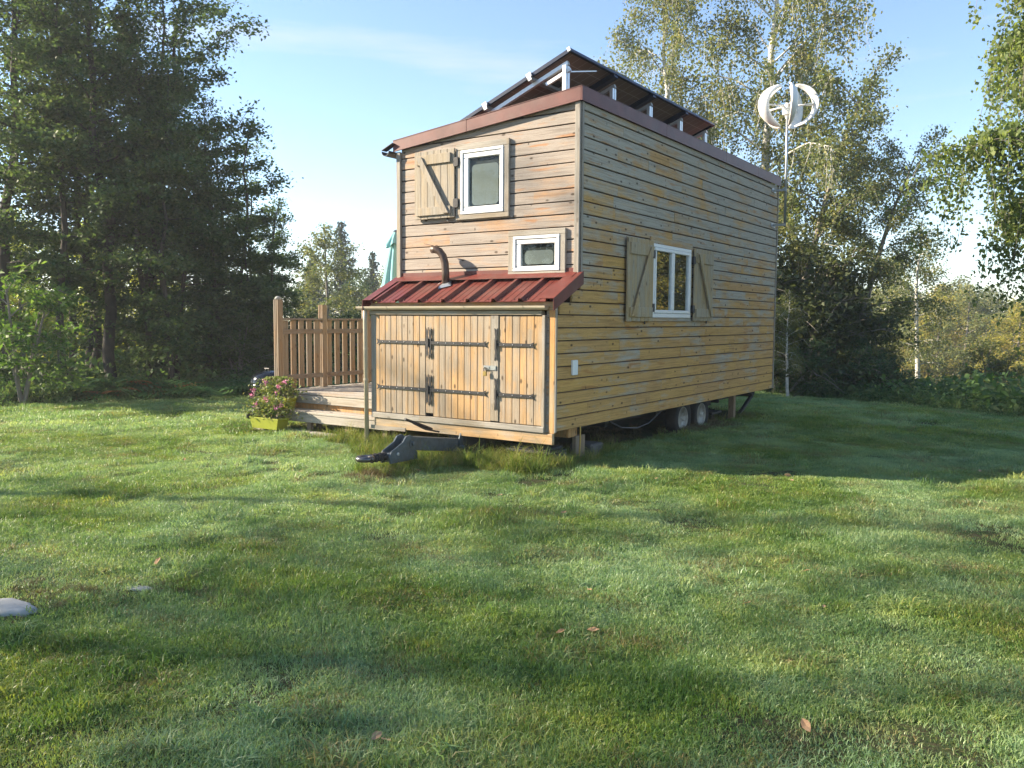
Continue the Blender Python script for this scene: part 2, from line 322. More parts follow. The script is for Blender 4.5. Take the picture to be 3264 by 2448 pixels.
# ------------------------------------------------------------------ terrain
LAWN = np.array([(-10.7, -1.2), (-10.2, 1.0), (-9.3, 3.2), (-8.2, 6.5), (-5.5, 10.0), (-2.5, 11.2), (0.0, 11.0), (1.8, 10.2), (3.6, 9.3), (6.5, 9.6), (10, 11),
                 (14, 8), (16, 0), (14, -12), (4, -20), (-6, -17), (-10.6, -9.5)])
def inside(x, y, poly=LAWN):
    x = np.asarray(x, float); y = np.asarray(y, float); r = np.zeros(x.shape, bool); n = len(poly); j = n - 1
    for i in range(n):
        xi, yi = poly[i]; xj, yj = poly[j]
        c = ((yi > y) != (yj > y)) & (x < (xj - xi) * (y - yi) / (yj - yi + 1e-12) + xi); r ^= c; j = i
    return r
def edge_dist(x, y, poly=LAWN):
    d = np.full(np.shape(x), 1e9); n = len(poly)
    for i in range(n):
        a = poly[i]; b = poly[(i + 1) % n]; ab = b - a; t = np.clip(((x - a[0]) * ab[0] + (y - a[1]) * ab[1]) / (ab @ ab), 0, 1)
        d = np.minimum(d, np.hypot(x - a[0] - t * ab[0], y - a[1] - t * ab[1]))
    return np.where(inside(x, y, poly), d, -d)
def hgt(x, y):
    x = np.asarray(x, float); y = np.asarray(y, float)
    h = -0.39 + 0.020 * np.sin(0.9 * x + 0.4 * y + 1.0) * np.cos(0.7 * y - 0.5 * x) + 0.013 * np.sin(2.3 * x - 1.1 * y) * np.sin(1.9 * y + 0.6 * x + 2)
    h += 0.010 * np.sin(4.1 * x + 2.7 * y + .4) * np.sin(3.7 * y - 2.2 * x) + 0.006 * np.sin(8.3 * x + 1.1) * np.cos(7.1 * y + 2.0 * x)
    h += 0.009 * np.sin(9.1 * x + 3.3 * y) * np.sin(8.2 * y - 2.7 * x + 1) + 0.006 * np.sin(12.7 * x - 4.1 * y - 1.3) * np.sin(11.9 * y + 3.0 * x + .7)
    e = 0.45 * x + 0.89 * y - 10.3
    dr = 0.13 * 2 * np.log1p(np.exp(np.clip(e / 2, -30, 30))); h -= 7.0 * np.tanh(dr / 7.0)
    g = -0.9 * x + 0.3 * y - 14.0                    # gentle fall behind the alders
    h -= 2.5 * np.tanh(0.06 * 2 * np.log1p(np.exp(np.clip(g / 2, -30, 30))) / 2.5)
    return h
def hz(x, y): return float(hgt(x, y))
def build_ground():
    n = 330; u = np.linspace(-1, 1, n); k = 5.2
    sx = np.sinh(u * k) / np.sinh(k) * 300 + np.sign(u) * np.minimum(np.abs(u) * 26, 26)
    X, Y = np.meshgrid(sx + 0.5, sx - 0.5, indexing='ij'); Z = hgt(X, Y)
    V = np.stack([X, Y, Z], -1).reshape(-1, 3); I = np.arange(n * n).reshape(n, n)
    F = np.stack([I[:-1, :-1], I[1:, :-1], I[1:, 1:], I[:-1, 1:]], -1).reshape(-1)
    me = fast_mesh('ground', V, 4, F)
    for p in me.polygons: p.use_smooth = True
    at = me.attributes.new('lawn', 'FLOAT', 'POINT'); d = edge_dist(V[:, 0], V[:, 1])
    at.data.foreach_set('value', np.clip(d / 0.8 + 0.5, 0, 1).astype(np.float32))
    m, t, b = newmat('ground'); lk = t.links.new
    ge = N(t, 'ShaderNodeNewGeometry'); a = N(t, 'ShaderNodeAttribute'); a.attribute_name = 'lawn'
    n1 = N(t, 'ShaderNodeTexNoise', Scale=0.9, Detail=6.0, Roughness=0.6); n2 = N(t, 'ShaderNodeTexNoise', Scale=22.0, Detail=5.0, Roughness=0.7)
    n3 = N(t, 'ShaderNodeTexNoise', Scale=0.55, Detail=4.0, Roughness=0.55)
    for q in (n1, n2, n3): lk(ge.outputs['Position'], q.inputs['Vector'])
    c = ramp(t, n1.outputs['Fac'], [(0.32, (0.030, 0.055, 0.016)), (0.52, (0.045, 0.075, 0.022)), (0.70, (0.075, 0.080, 0.028))])
    c = mixc(t, ramp(t, n2.outputs['Fac'], [(0.40, (0, 0, 0)), (0.62, (0.8,) * 3)]), c, (0.075, 0.055, 0.034))
    fl = ramp(t, n1.outputs['Fac'], [(0.35, (0.035, 0.028, 0.016)), (0.6, (0.06, 0.055, 0.025)), (0.8, (0.05, 0.075, 0.025))])
    c = mixc(t, a.outputs['Fac'], fl, c)
    lk(c, b.inputs['Base Color']); b.inputs['Roughness'].default_value = 0.95; b.inputs['Specular IOR Level'].default_value = 0.1
    bump(t, b, n2.outputs['Fac'], 0.6, 0.03)
    o = link('ground', me, m); o['kind'] = 'structure'; return o
build_ground()

# ------------------------------------------------------------------ the tiny house
W, LEN, AN = 2.5, 6.55, 0.464
PITCH = 0.1315
house = empty('tiny_house', (0, 0, 0), 'weathered timber tiny house on trailer wheels with red metal roof', 'tiny house')
rng = random.Random(7)
def zt(x): return 3.11 + 0.25 * (x + W) / W        # underside of the roof trim
core = MB()
core.prism([(-W + .03, .01), (-.03, .01), (-.03, 3.36), (-W + .03, 3.12)], lambda a, b, d: (a, d, b), 0.03, LEN - .03)
core.box(-W + .03, -.03, -AN + .035, 0.028, 0.01, 1.27)
core.build('wall_core', 'core', house)
# --- board profile: chamfered top edge, drip groove
def side_board(mb, y0, y1, z0, z1, t=0.022):
    mb.prism([(0.0, z0 + .001), (t, z0 + .003), (t, z1 - .019), (t - .011, z1 - .010), (0.0, z1 - .009)], lambda a, b, d: (a - .022, d, b), y0, y1)
side = MB().box(-.032, -.024, -AN + .03, LEN - .01, .005, 1.2).box(-.032, -.024, .03, LEN - .01, 1.2, 3.34).build('long_wall', 'core', house)
wy0, wy1, wz0, wz1 = 1.712, 2.872, 1.162, 2.052
for k in range(26):
    z0 = k * PITCH; z1 = min((k + 1) * PITCH, 3.375)
    ys = -AN + .012 if z1 < 1.28 else (-.35 if z1 < 1.33 else (-.16 if z1 < 1.46 else .012))
    if z1 < 1.33 and z0 > 1.1: ys = -.40
    cuts = [ys]; y = ys + rng.uniform(0.5, 2.6)
    while y < LEN - .6: cuts.append(y); y += rng.uniform(1.0, 2.9)
    cuts.append(LEN - .006)
    for a, b in zip(cuts[:-1], cuts[1:]):
        spans = [(a, b)]
        if 9 <= k <= 15:
            spans = [s for s in ((a, min(b, wy0 + .01)), (max(a, wy1 - .01), b)) if s[1] - s[0] > .02]
        for s0, s1 in spans:
            mb = MB(); side_board(mb, s0 + .0012, s1 - .0012, z0, z1, 0.022 + rng.uniform(-.0025, .0025)); mb.build('board', 'side_wood', side)
MB().box(.0, .018, 0, 0.028, 1.50, 3.36).build('corner_board', 'trim_wood', house, bev=.003)
MB().box(-.062, -.001, -.030, .0, 1.60, 3.36).build('corner_board', 'trim_wood', house, bev=.003)
MB().box(-W - .014, -W + .046, -.030, .0, 1.56, 3.10).build('corner_board', 'trim_wood', house, bev=.003)
MB().box(-.03, .014, LEN - .004, LEN + .03, 0.0, 3.36).build('corner_board', 'trim_wood', house, bev=.003)
# --- front (gable) wall
front = MB().box(-W + .01, -.01, .024, .03, 1.5, 3.1).build('gable_wall', 'core', house)
uw = (-1.543, -0.953, 2.306, 3.017); lw = (-0.8205, -0.2311, 1.6487, 2.0257)
def front_board(mb, x0, x1, z0, z1, t=0.022):
    mb.prism([(0.022, z0 + .001), (-.0 + .022 - t, z0 + .003), (.022 - t, z1 - .017), (.022 - t + .011, z1 - .009), (0.022, z1 - .008)], lambda a, b, d: (d, a, b), x0, x1)
for k in range(12, 26):
    z0 = k * PITCH; z1 = (k + 1) * PITCH
    xs = -W + .046
    if z0 > zt(-W): xs = max(xs, -W + (z0 - 3.11) / 0.25 * W)
    if xs > -.12: continue
    cuts = [xs]
    if rng.random() < .35: cuts.append(rng.uniform(max(xs + .4, -1.9), -.5))
    cuts.append(-.062)
    for a, b in zip(cuts[:-1], cuts[1:]):
        spans = [(a, b)]
        for w in (uw, lw):
            if z0 >= w[2] - .06 and z1 <= w[3] + .06:
                spans = [q for s in spans for q in ((s[0], min(s[1], w[0] - .02)), (max(s[0], w[1] + .02), s[1])) if q[1] - q[0] > .02]
        for s0, s1 in spans:
            mb = MB(); front_board(mb, s0 + .001, s1 - .001, z0, z1, .022 + rng.uniform(-.002, .002)); mb.build('board', 'front_wood', front)
MB().box(-W - .002, -W + .03, .0, LEN, 0, 3.1).build('wall_panel', 'side_wood', house)
MB().box(-W + .03, -.03, LEN - .03, LEN + .0, 0, 3.1).build('wall_panel', 'front_wood', house)
# --- windows
def window_front(w, sur, pane, blind):
    x0, x1, z0, z1 = w
    root = MB().box(x0, x1, .012, .022, z0, z1).build('window', 'void_shade', house)  # dark sheet close behind the glass, painted as the unlit room
    a0, a1, b0, b1 = sur
    for (q0, q1, r0, r1, m) in ((a0, a1, z1 + .004, b1, 'trim_wood_x'), (a0, a1, b0, z0 - .004, 'trim_wood_x'), (a0, x0 - .004, z0 - .003, z1 + .003, 'trim_wood'), (x1 + .004, a1, z0 - .003, z1 + .003, 'trim_wood')):
        MB().box(q0, q1, -.032, .0, r0, r1).build('surround_board', m, root, bev=.004)
    p0, p1, s0, s1 = pane
    def ring(o, i, y0, y1, bev):
        mb = MB()
        mb.box(o[0], o[1], y0, y1, o[2], i[2]); mb.box(o[0], o[1], y0, y1, i[3], o[3]); mb.box(o[0], i[0], y0, y1, i[2] + .0005, i[3] - .0005); mb.box(i[1], o[1], y0, y1, i[2] + .0005, i[3] - .0005)
        return mb
    mid = (x0 + .034, x1 - .034, z0 + .034, z1 - .034)
    ring(w, mid, -.040, .012, 0).build('frame', 'white_pvc', root, bev=.004)
    ring((mid[0] + .003, mid[1] - .003, mid[2] + .003, mid[3] - .003), pane, -.030, .012, 0).build('sash', 'white_pvc', root, bev=.006)
    gm = MB()
    gm.box(p0 - .004, p1 + .004, -.016, -.012, s0 - .004, s1 + .004); gm.build('pane', 'glass', root)
    c0, c1, d0, d1 = blind; r = .045; pts = []
    for (cx, cz, st) in ((c1 - r, d1 - r, 0), (c0 + r, d1 - r, 90), (c0 + r, d0 + r, 180), (c1 - r, d0 + r, 270)):
        for i in range(6): a = R(st + 18 * i); pts.append((cx + r * math.cos(a), cz + r * math.sin(a)))
    MB().prism(pts, lambda a, b, d: (a, d, b), -.008, -.002).build('blind', 'blind', root)
window_front(uw, (-1.612, -0.882, 2.248, 3.088), (-1.437, -1.012, 2.387, 2.925), (-1.402, -1.038, 2.402, 2.850))
window_front(lw, (-0.888, -0.161, 1.585, 2.088), (-0.72, -0.295, 1.703, 1.938), (-0.684, -0.32, 1.722, 1.870))
def side_window():
    y0, y1, z0, z1 = wy0, wy1, wz0, wz1
    root = MB().box(-.022, -.016, y0, y1, z0, z1).build('window', 'void_shade', house)  # shallow black backing in place of a shaded interior
    mb = MB(); t = .042
    mb.box(-.016, .034, y0, y1, z0, z0 + t + .01); mb.box(-.016, .034, y0, y1, z1 - t, z1); mb.box(-.016, .034, y0, y0 + t, z0 + t + .0105, z1 - t - .0005); mb.box(-.016, .034, y1 - t, y1, z0 + t + .0105, z1 - t - .0005)
    mb.build('frame', 'white_pvc', root, bev=.005)
    ym = (y0 + y1) / 2
    for a, b in ((y0 + t + .002, ym - .001), (ym + .001, y1 - t - .002)):
        s = .040; mb = MB(); zz0, zz1 = z0 + t + .012, z1 - t - .002
        mb.box(-.010, .040, a, b, zz0, zz0 + s); mb.box(-.010, .040, a, b, zz1 - s, zz1); mb.box(-.010, .040, a, a + s, zz0 + s + .0005, zz1 - s - .0005); mb.box(-.010, .040, b - s, b, zz0 + s + .0005, zz1 - s - .0005)
        mb.build('sash', 'white_pvc', root, bev=.006)
        MB().box(.012, .016, a + s - .004, b - s + .004, zz0 + s - .004, zz1 - s + .004).build('pane', 'glass_side', root)
    MB().box(.002, .024, 1.66, 2.93, z1 + .004, z1 + .078).build('surround_board', 'side_wood', root, bev=.003)
    MB().box(.002, .024, 1.69, 2.90, z0 - .045, z0 - .004).build('surround_board', 'side_wood', root, bev=.003)
    MB().box(.002, .022, wy0 - .05, wy0 - .004, z0 - .003, z1 + .003).build('surround_board', 'shutter_side_wood', root, bev=.003)
    MB().box(.002, .022, wy1 + .004, wy1 + .05, z0 - .003, z1 + .003).build('surround_board', 'shutter_side_wood', root, bev=.003)
side_window()
# --- shutters (fn maps along-wall a, height b, outward depth d)
def shutter(fn, a0, a1, z0, z1, n, diag, mat, up=(0.80, 0.94), lo=(0.05, 0.17)):
    root = MB().prism([(a0 + .004, z0 + .004), (a1 - .004, z0 + .004), (a1 - .004, z1 - .004), (a0 + .004, z1 - .004)], fn, .026, .030).build('shutter', 'core', house)
    w = (a1 - a0) / n
    for i in range(n):
        p0, p1 = a0 + i * w + .0015, a0 + (i + 1) * w - .0015; j = rng.uniform(-.004, .004)
        MB().prism([(p0, z0 + j), (p1, z0 + j), (p1, z1 + j), (p0, z1 + j)], fn, .030, .052).build('plank', mat, root, bev=.0025)
    h = z1 - z0; e = .045
    for (f0, f1) in (up, lo):
        MB().prism([(a0 + e, z0 + f0 * h), (a1 - e, z0 + f0 * h), (a1 - e, z0 + f1 * h), (a0 + e, z0 + f1 * h)], fn, .0525, .074).build('batten', mat, root, bev=.003)
    bw = .075; b0, b1 = z0 + lo[0] * h + .01, z0 + up[1] * h - .02
    xa, xb = (a0 + e + .01, a1 - e - .01) if diag > 0 else (a1 - e - .01, a0 + e + .01)
    s = 1 if diag > 0 else -1
    MB().prism([(xa, b0), (xa + s * bw * 1.1, b0), (xb, b1), (xb - s * bw * 1.1, b1)], fn, .0745, .094).build('brace', mat, root, bev=.003)
    MB().prism([((a0 + a1) / 2 - .012 + .18, z0 - .035), ((a0 + a1) / 2 + .012 + .18, z0 - .035), ((a0 + a1) / 2 + .008 + .16, z0 + .06), ((a0 + a1) / 2 - .012 + .16, z0 + .06)], fn, .02, .075 if False else .028).build('catch', 'black_iron', root)
fF = lambda a, b, d: (a, -d, b)
fS = lambda a, b, d: (d, a, b)
shutter(fF, -2.210, -1.618, 2.283, 3.056, 6, -1, 'shutter_wood')
shutter(fS, 1.000, 1.676, 1.118, 2.075, 6, 1, 'shutter_side_wood')
shutter(fS, 2.955, 3.620, 1.124, 2.080, 6, -1, 'shutter_side_wood')
def hinge_pin(fn, a, z): 
    MB().prism([(a - .03, z - .05), (a + .03, z - .05), (a + .035, z), (a + .03, z + .05), (a - .03, z + .05), (a - .035, z)], fn, .0, .055).build('shutter_hinge', 'black_iron', house)
for z in (2.44, 2.90): hinge_pin(fF, -1.600, z)
for z in (1.28, 1.92): hinge_pin(fS, 1.692, z); hinge_pin(fS, 2.938, z)
# --- roof, trims, gutter
mb = MB(); mb.prism([(-W - .06, 3.185), (.03, 3.438), (.03, 3.455), (-W - .06, 3.205)], lambda a, b, d: (a, d, b), -.02, LEN + .03); roof = mb.build('roof', 'red_metal', house)
ye = LEN + .06
for a, b in ((-W - .045, -1.45), (-1.447, .018)):
    za, zb = zt(a), zt(b)
    MB().prism([(a, za), (b, zb), (b, zb + .138), (a, za + .126)], lambda p, q, d: (p, d, q), -.052, -.034).build('roof_trim', 'red_trim', house, bev=.002)
MB().prism([(-W - .045, zt(-W - .045) + .127), (.03, zt(.03) + .139), (.03, zt(.03) + .145), (-W - .045, zt(-W - .045) + .133)], lambda p, q, d: (p, d, q), -.056, .02).build('roof_trim', 'red_trim', house)
ys = [-.052, 2.02, 4.05, 5.45, ye]
for i in range(4):
    MB().box(.0185, .034, ys[i] + .0015, ys[i + 1] - .0015, 3.358, 3.502).build('roof_trim', 'red_trim', house, bev=.002)
    MB().box(-.055, .0345, ys[i] + .022, ys[i + 1] - .0015, 3.5025, 3.508).build('roof_trim', 'red_trim', house)
gp = []
mb = MB()
for i in range(9): a = R(180 + 180 * i / 8); gp.append((math.cos(a) * .06, math.sin(a) * .06))
gp2 = [(x * .9, z * .9) for x, z in gp[::-1]]
mb.prism(gp + gp2, lambda p, q, d: (-W - .125 + p, d, 3.115 + q), -.10, LEN + .05); mb.build('gutter', 'gutter_dark', house)
MB().bar((-W - .19, -.05, 3.13), (-W - .02, -.05, 3.20), .09, .008, up=(-.4, 0, 1)).build('gutter_bracket', 'gutter_dark', house)
# --- lean-to cupboard at the drawbar end
yF = -AN
left_cheek = MB().box(-W, -W + .03, yF, 0, .0, 1.25).build('annex_wall', 'side_wood', house)
MB().box(-.070, .0, yF - .020, yF + .012, -.02, 1.30).build('corner_post', 'corner_orange', house, bev=.004)
MB().box(.001, .012, yF - .018, yF + .010, -.005, 1.28).build('corner_trim', 'trim_wood', house)
for k in range(10):
    z0 = k * PITCH * .98 - .01; MB().box(-.1035, -.0705, yF - .008, yF + .01, z0 + .002, z0 + PITCH * .98 - .003).build('board', 'front_wood', house)
MB().box(-.138, -.104, yF - .045, yF + .01, -.004, 1.175).build('door_frame', 'trim_wood', house, bev=.003)
MB().box(-2.495, -2.418, yF - .030, yF + .01, -.02, 1.172).build('door_frame', 'trim_wood', house, bev=.003)
MB().box(-2.50, -.14, yF - .052, yF + .01, 1.176, 1.218).build('door_head', 'trim_wood_x', house, bev=.003)
MB().box(-2.50, -.02, yF - .022, yF + .01, 1.222, 1.310).build('fascia_board', 'skirt_wood', house, bev=.003)
MB().box(-2.48, -.106, yF - .050, yF + .01, -.016, .046).build('door_sill', 'trim_wood_x', house, bev=.004)
MB().box(-2.45, -.012, yF - .030, yF + .01, -.132, -.022).build('skirt_board', 'skirt_wood', house, bev=.004)
MB().box(-2.50, -1.97, yF - .036, yF - .0305, -.150, -.108).build('skirt_board', 'trim_wood_x', house)
D0 = [-2.416, -2.356, -2.269, -2.183, -2.098, -2.014, -1.929, -1.845, -1.757, -1.670]
D1 = [-1.561, -1.474, -1.390, -1.303, -1.214, -1.128, -1.041, -0.953, -0.867, -0.779]
D2 = [-0.673, -0.590, -0.504, -0.411, -0.325, -0.238, -0.138]
doors = []
for D in (D0, D1, D2):
    d = MB().box(D[0] + .004, D[-1] - .004, yF - .012, yF - .008, .056, 1.164).build('cupboard_door', 'core', house); doors.append(d)
    for a, b in zip(D[:-1], D[1:]):
        j = rng.uniform(-.0015, .0015); MB().box(a + .0022, b - .0022, yF - .034 + j, yF - .012, .052, 1.168).build('plank', 'door_wood', d, bev=.004)
MB().box(-1.668, -1.563, yF - .030, yF - .008, .085, 1.170).build('hinge_post', 'door_wood', house, bev=.003)
MB().box(-.777, -.675, yF - .042, yF - .008, .062, 1.168).build('cover_strip', 'trim_wood', house, bev=.003)
def strap(x0, x1, z, tail, par):
    s = 1 if x1 > x0 else -1; h = .0175; ln = abs(x1 - x0)
    P = [(0, -h), (ln - .045, -h * .9), (ln, -h * 1.9), (ln - .018, 0), (ln, h * 1.9), (ln - .045, h * .9), (0, h)]
    MB().prism([(x0 + s * a, z + b) for a, b in P], lambda a, b, d: (a, yF - d, b), .0425, .048).build('strap_hinge', 'black_iron', par)
    mb = MB(); n = int(ln / .11)
    for i in range(n): mb.lathe((x0 + s * (.10 + i * .11), yF - .048, z), [(.006, 0), (.006, -.003), (.002, -.005)], 6, 'y')
    mb.build('rivet', 'steel', par)
def hplate(x, z, par, y=.0435):
    w = .017; P = [(-w, -.17), (-w * .2, -.135), (w * .2, -.135), (w, -.17), (w * .9, -.11), (w * .6, -.08), (w, -.05), (w, .05), (w * .6, .08), (w * .9, .11), (w, .17), (w * .2, .135), (-w * .2, .135), (-w, .17), (-w * .9, .11), (-w * .6, .08), (-w, .05), (-w, -.05), (-w * .6, -.08), (-w * .9, -.11)]
    MB().prism([(x + a, z + b) for a, b in P], lambda a, b, d: (a, yF - d, b), y, y + .006).build('hinge_plate', 'black_iron', par)
for z in (.868, .347):
    strap(-1.650, -2.392, z, 0, doors[0]); strap(-1.580, -0.826, z, 0, doors[1]); strap(-0.700, -0.228, z, 0, doors[2])
    hplate(-1.636, z, doors[0]); hplate(-1.594, z, doors[1]); hplate(-.703, z, doors[2])
    for x, d in ((-1.615, doors[0]), (-.692, doors[2])): MB().lathe((x, yF - .052, z), [(.010, -.045), (.010, .045)], 8).build('hinge_pin', 'black_iron', d)
MB().box(-.86, -.70, yF - .052, yF - .0425, .597, .645).box(-.85, -.78, yF - .060, yF - .0525, .608, .634).build('hasp', 'steel', doors[1], bev=.002)
pl = empty('padlock', (-.826, yF - .066, .565), 'small brass padlock hanging from the steel hasp of the cupboard doors', 'padlock')
MB().box(-.848, -.804, yF - .080, yF - .060, .535, .585).build('body', 'brass', pl, bev=.004)
MB().tube([(-.842, yF - .07, .58), (-.842, yF - .07, .612), (-.834, yF - .07, .622), (-.818, yF - .07, .622), (-.810, yF - .07, .612), (-.810, yF - .07, .58)], .0042, 6).build('shackle', 'black_iron', pl)
# annex roof: ribbed sheet between rake trims
ey, ez, ry, rz = -.552, 1.312, .0, 1.588
def onroof(x, t, up=0.0):  # t 0 eave .. 1 wall
    nx = Vector((0, -(rz - ez), ry - ey)).normalized(); p = Vector((x, ey + (ry - ey) * t, ez + (rz - ez) * t)); return p + nx * up
mb = MB(); prof = []
x = -W - .02; ribs = [-2.37 + i * .333 for i in range(8)]
prof.append((-W - .02, 0))
for rx in ribs:
    if rx > -.03: break
    prof += [(rx - .034, 0), (rx - .017, .036), (rx + .017, .036), (rx + .034, 0), (rx + .120, 0), (rx + .126, .004), (rx + .136, 0), (rx + .205, 0), (rx + .211, .004), (rx + .221, 0)]
prof = [p for p in prof if p[0] < .02]; prof.append((.02, 0))
for (a, ua), (b, ub) in zip(prof[:-1], prof[1:]):
    mb.add([onroof(a, 0, ua), onroof(b, 0, ub), onroof(b, 1, ub), onroof(a, 1, ua)], [(0, 1, 2, 3)])
    mb.add([onroof(a, 0, ua - .006), onroof(b, 0, ub - .006), onroof(b, 1, ub - .006), onroof(a, 1, ua - .006)], [(3, 2, 1, 0)])
    mb.add([onroof(a, 0, ua), onroof(b, 0, ub), onroof(b, 0, ub - .006), onroof(a, 0, ua - .006)], [(0, 1, 2, 3)])
annex_roof = mb.build('annex_roof', 'red_metal', house)
def rake(x0, x1, face):
    mb = MB(); P = [onroof(x0, -.03, .042), onroof(x1, -.03, .042), onroof(x1, 1.0, .042), onroof(x0, 1.0, .042)]; Q = [onroof(x0, -.03, .038), onroof(x1, -.03, .038), onroof(x1, 1.0, .038), onroof(x0, 1.0, .038)]
    mb.add(P + Q, [(0, 1, 2, 3), (7, 6, 5, 4), (0, 4, 5, 1), (1, 5, 6, 2), (2, 6, 7, 3), (3, 7, 4, 0)])
    P = [onroof(face, -.03, .041), onroof(face, 1.04, .041), onroof(face, 1.04, .041) - Vector((0, 0, .135)), onroof(face, -.03, .041) - Vector((0, 0, .125))]
    Q = [p + Vector((.004, 0, 0)) for p in P]
    mb.add(P + Q, [(0, 1, 2, 3), (7, 6, 5, 4), (0, 4, 5, 1), (1, 5, 6, 2), (2, 6, 7, 3), (3, 7, 4, 0)]); mb.build('rake_trim', 'red_metal', annex_roof)
rake(-.125, .042, .042); rake(-W - .04, -2.415, -W - .044)
for a, b in ((-2.46, -.888), (-.161, -.05)):
    MB().box(a, b, -.012, -.006, 1.585, 1.672).build('flashing', 'red_metal', annex_roof)
mb = MB(); P = [onroof(-2.47, .80, .046), onroof(-.02, .80, .046), onroof(-.02, 1.02, .046), onroof(-2.47, 1.02, .046)]; mb.add(P + [p - Vector((0, 0, .004)) for p in P], [(0, 1, 2, 3), (7, 6, 5, 4), (0, 4, 5, 1), (1, 5, 6, 2), (2, 6, 7, 3), (3, 7, 4, 0)])
mb.build('flashing', 'red_metal', annex_roof)
scr = MB()
for rx in [-2.3 + i * .166 for i in range(13)]: scr.lathe(tuple(onroof(rx, .07, .0)), [(.009, 0), (.008, .008), (.003, .011)], 6)
scr.build('roof_screws', 'red_trim', annex_roof)
# flue
mb = MB(); pts = [(-1.665, -.145, 1.50), (-1.668, -.145, 1.66), (-1.676, -.146, 1.76), (-1.70, -.150, 1.84), (-1.745, -.158, 1.895), (-1.80, -.168, 1.918), (-1.845, -.176, 1.918)]
flue = mb.tube(pts, .043, 16).build('flue_pipe', 'flue_brown', house, smooth=True)
MB().bar((-1.83, -.176, 1.962), (-1.93, -.190, 1.985), .06, .004).build('flue_cowl', 'flue_brown', flue)
MB().tube([onroof(-1.665, .70, .012), onroof(-1.665, .70, .03)], [.115, .075], 4).build('flue_collar', 'galvanised', flue)
# beige gutter and downpipe
gp = []
for i in range(11): a = R(180 + 180 * i / 10); gp.append((math.cos(a) * .042, math.sin(a) * .042))
gp2 = [(y * .9, z * .9) for y, z in gp[::-1]]
gut = MB().prism(gp + gp2, lambda p, q, d: (d, yF - .075 + p, 1.268 + q), -2.66, -.07).build('gutter', 'gutter_beige', house)
cap = [(0, .002)] + gp
for x in (-.072, -2.658): MB().prism(gp, lambda p, q, d: (d, yF - .075 + p, 1.268 + q), x, x + .008).build('gutter_end', 'gutter_beige', gut)
for x in (-2.2, -1.1, -.35):
    g3 = [(y * 1.06, z * 1.06) for y, z in gp] + [(y * 1.01, z * 1.01) for y, z in gp[::-1]]
    MB().prism(g3, lambda p, q, d: (d, yF - .075 + p, 1.268 + q), x, x + .025).build('gutter_bracket', 'gutter_beige', gut)
MB().tube([(-2.545, yF - .075, 1.235), (-2.545, yF - .072, 1.10), (-2.545, yF - .058, -.30)], .027, 12).build('downpipe', 'gutter_beige', house, smooth=True)
for z in (.78, .42): MB().lathe((-2.545, yF - .066, z), [(.031, -.012), (.031, .012)], 12).build('pipe_clip', 'gutter_beige', house)
MB().box(.0, .028, -.162, -.060, .558, .714).build('wall_box', 'white_pvc', house, bev=.005)
# --- trailer: chassis, drawbar, wheels, legs
for x in (-.55, -1.95): MB().box(x - .04, x + .04, -.2, LEN - .2, -.15, -.012).build('chassis_beam', 'chassis', house)
MB().box(-W + .05, -.05, -.40, LEN - .05, -.012, .004).build('floor_panel', 'core', house)
for y in (1.0, 2.4, 4.6, 6.0): MB().box(-2.3, -.2, y - .03, y + .03, -.11, -.014).build('cross_member', 'chassis', house)
def wheel(y):
    cx, cz = -.235, -.215; n = 28
    tyre = MB().lathe((cx, y, cz), [(.150, .060), (.175, .075), (.225, .084), (.262, .075), (.272, .05), (.272, -.05), (.262, -.085), (.2, -.09), (.15, -.08)], n, 'x').build('wheel', 'tyre', house, smooth=True)
    MB().lathe((cx, y, cz), [(.166, .066), (.160, .074), (.150, .060), (.135, .030), (.120, .026), (.085, .050), (.055, .054), (.050, .062), (.034, .064), (.032, .085), (.012, .09)], n, 'x').build('rim', 'rim', tyre, smooth=True)
    mb = MB()
    for i in range(5): a = R(72 * i + 20); mb.lathe((cx + .052, y + .068 * math.cos(a), cz + .068 * math.sin(a)), [(.010, 0), (.010, .016), (.006, .02)], 6, 'x')
    mb.build('wheel_nuts', 'galvanised', tyre)
    mb = MB()
    for i in range(10): a = R(36 * i + 8); mb.lathe((cx + .034, y + .118 * math.cos(a), cz + .118 * math.sin(a)), [(.013, 0), (.013, .004)], 8, 'x')
    mb.build('rim_hole_discs', 'void_shade', tyre)  # solid dark discs, coloured as the shade inside the holes
wheel(3.18); wheel(3.84)
MB().box(-.30, -.20, 3.0, 4.0, -.03, -.014).box(-1.2, -.3, 3.13, 3.23, -.26, -.17).box(-1.2, -.3, 3.79, 3.89, -.26, -.17).build('axle', 'chassis', house)
MB().box(-.42, -.30, 4.15, 4.55, -.15, -.06).box(-.5, -.2, 4.35, 4.75, -.27, -.24).build('chassis_bracket', 'chassis', house)
MB().bar((-.16, 5.26, -.42), (-.12, 5.88, -.08), .045, .045, up=(1, 0, 0)).bar((-.12, 5.86, -.10), (-.12, 5.80, .0), .05, .05, up=(1, 0, 0)).bar((-.12, 5.90, -.10), (-.12, 6.0, -.0), .03, .03, up=(1, 0, 0)).build('corner_steady', 'chassis', house)
X = -1.25
arm = MB(); arm.prism([(-1.33, -.12), (-1.315, -.075), (-1.27, -.055), (-.42, -.175), (-.42, -.315), (-1.24, -.200), (-1.31, -.18)], lambda a, b, d: (d, a, b), X - .055, X + .055)
db = arm.build('drawbar', 'drawbar_paint', house, bev=.008)
for dx in (-.062, .055): MB().prism([(-1.62, -.22), (-1.58, -.17), (-1.42, -.10), (-1.37, -.045), (-1.31, -.035), (-1.25, -.06), (-1.24, -.18), (-1.20, -.22), (-1.20, -.29), (-1.60, -.29)], lambda a, b, d: (d, a, b), X + dx * 1.0 - .008, X + dx + .012).build('hinge_plate', 'drawbar_paint', db, bev=.003)
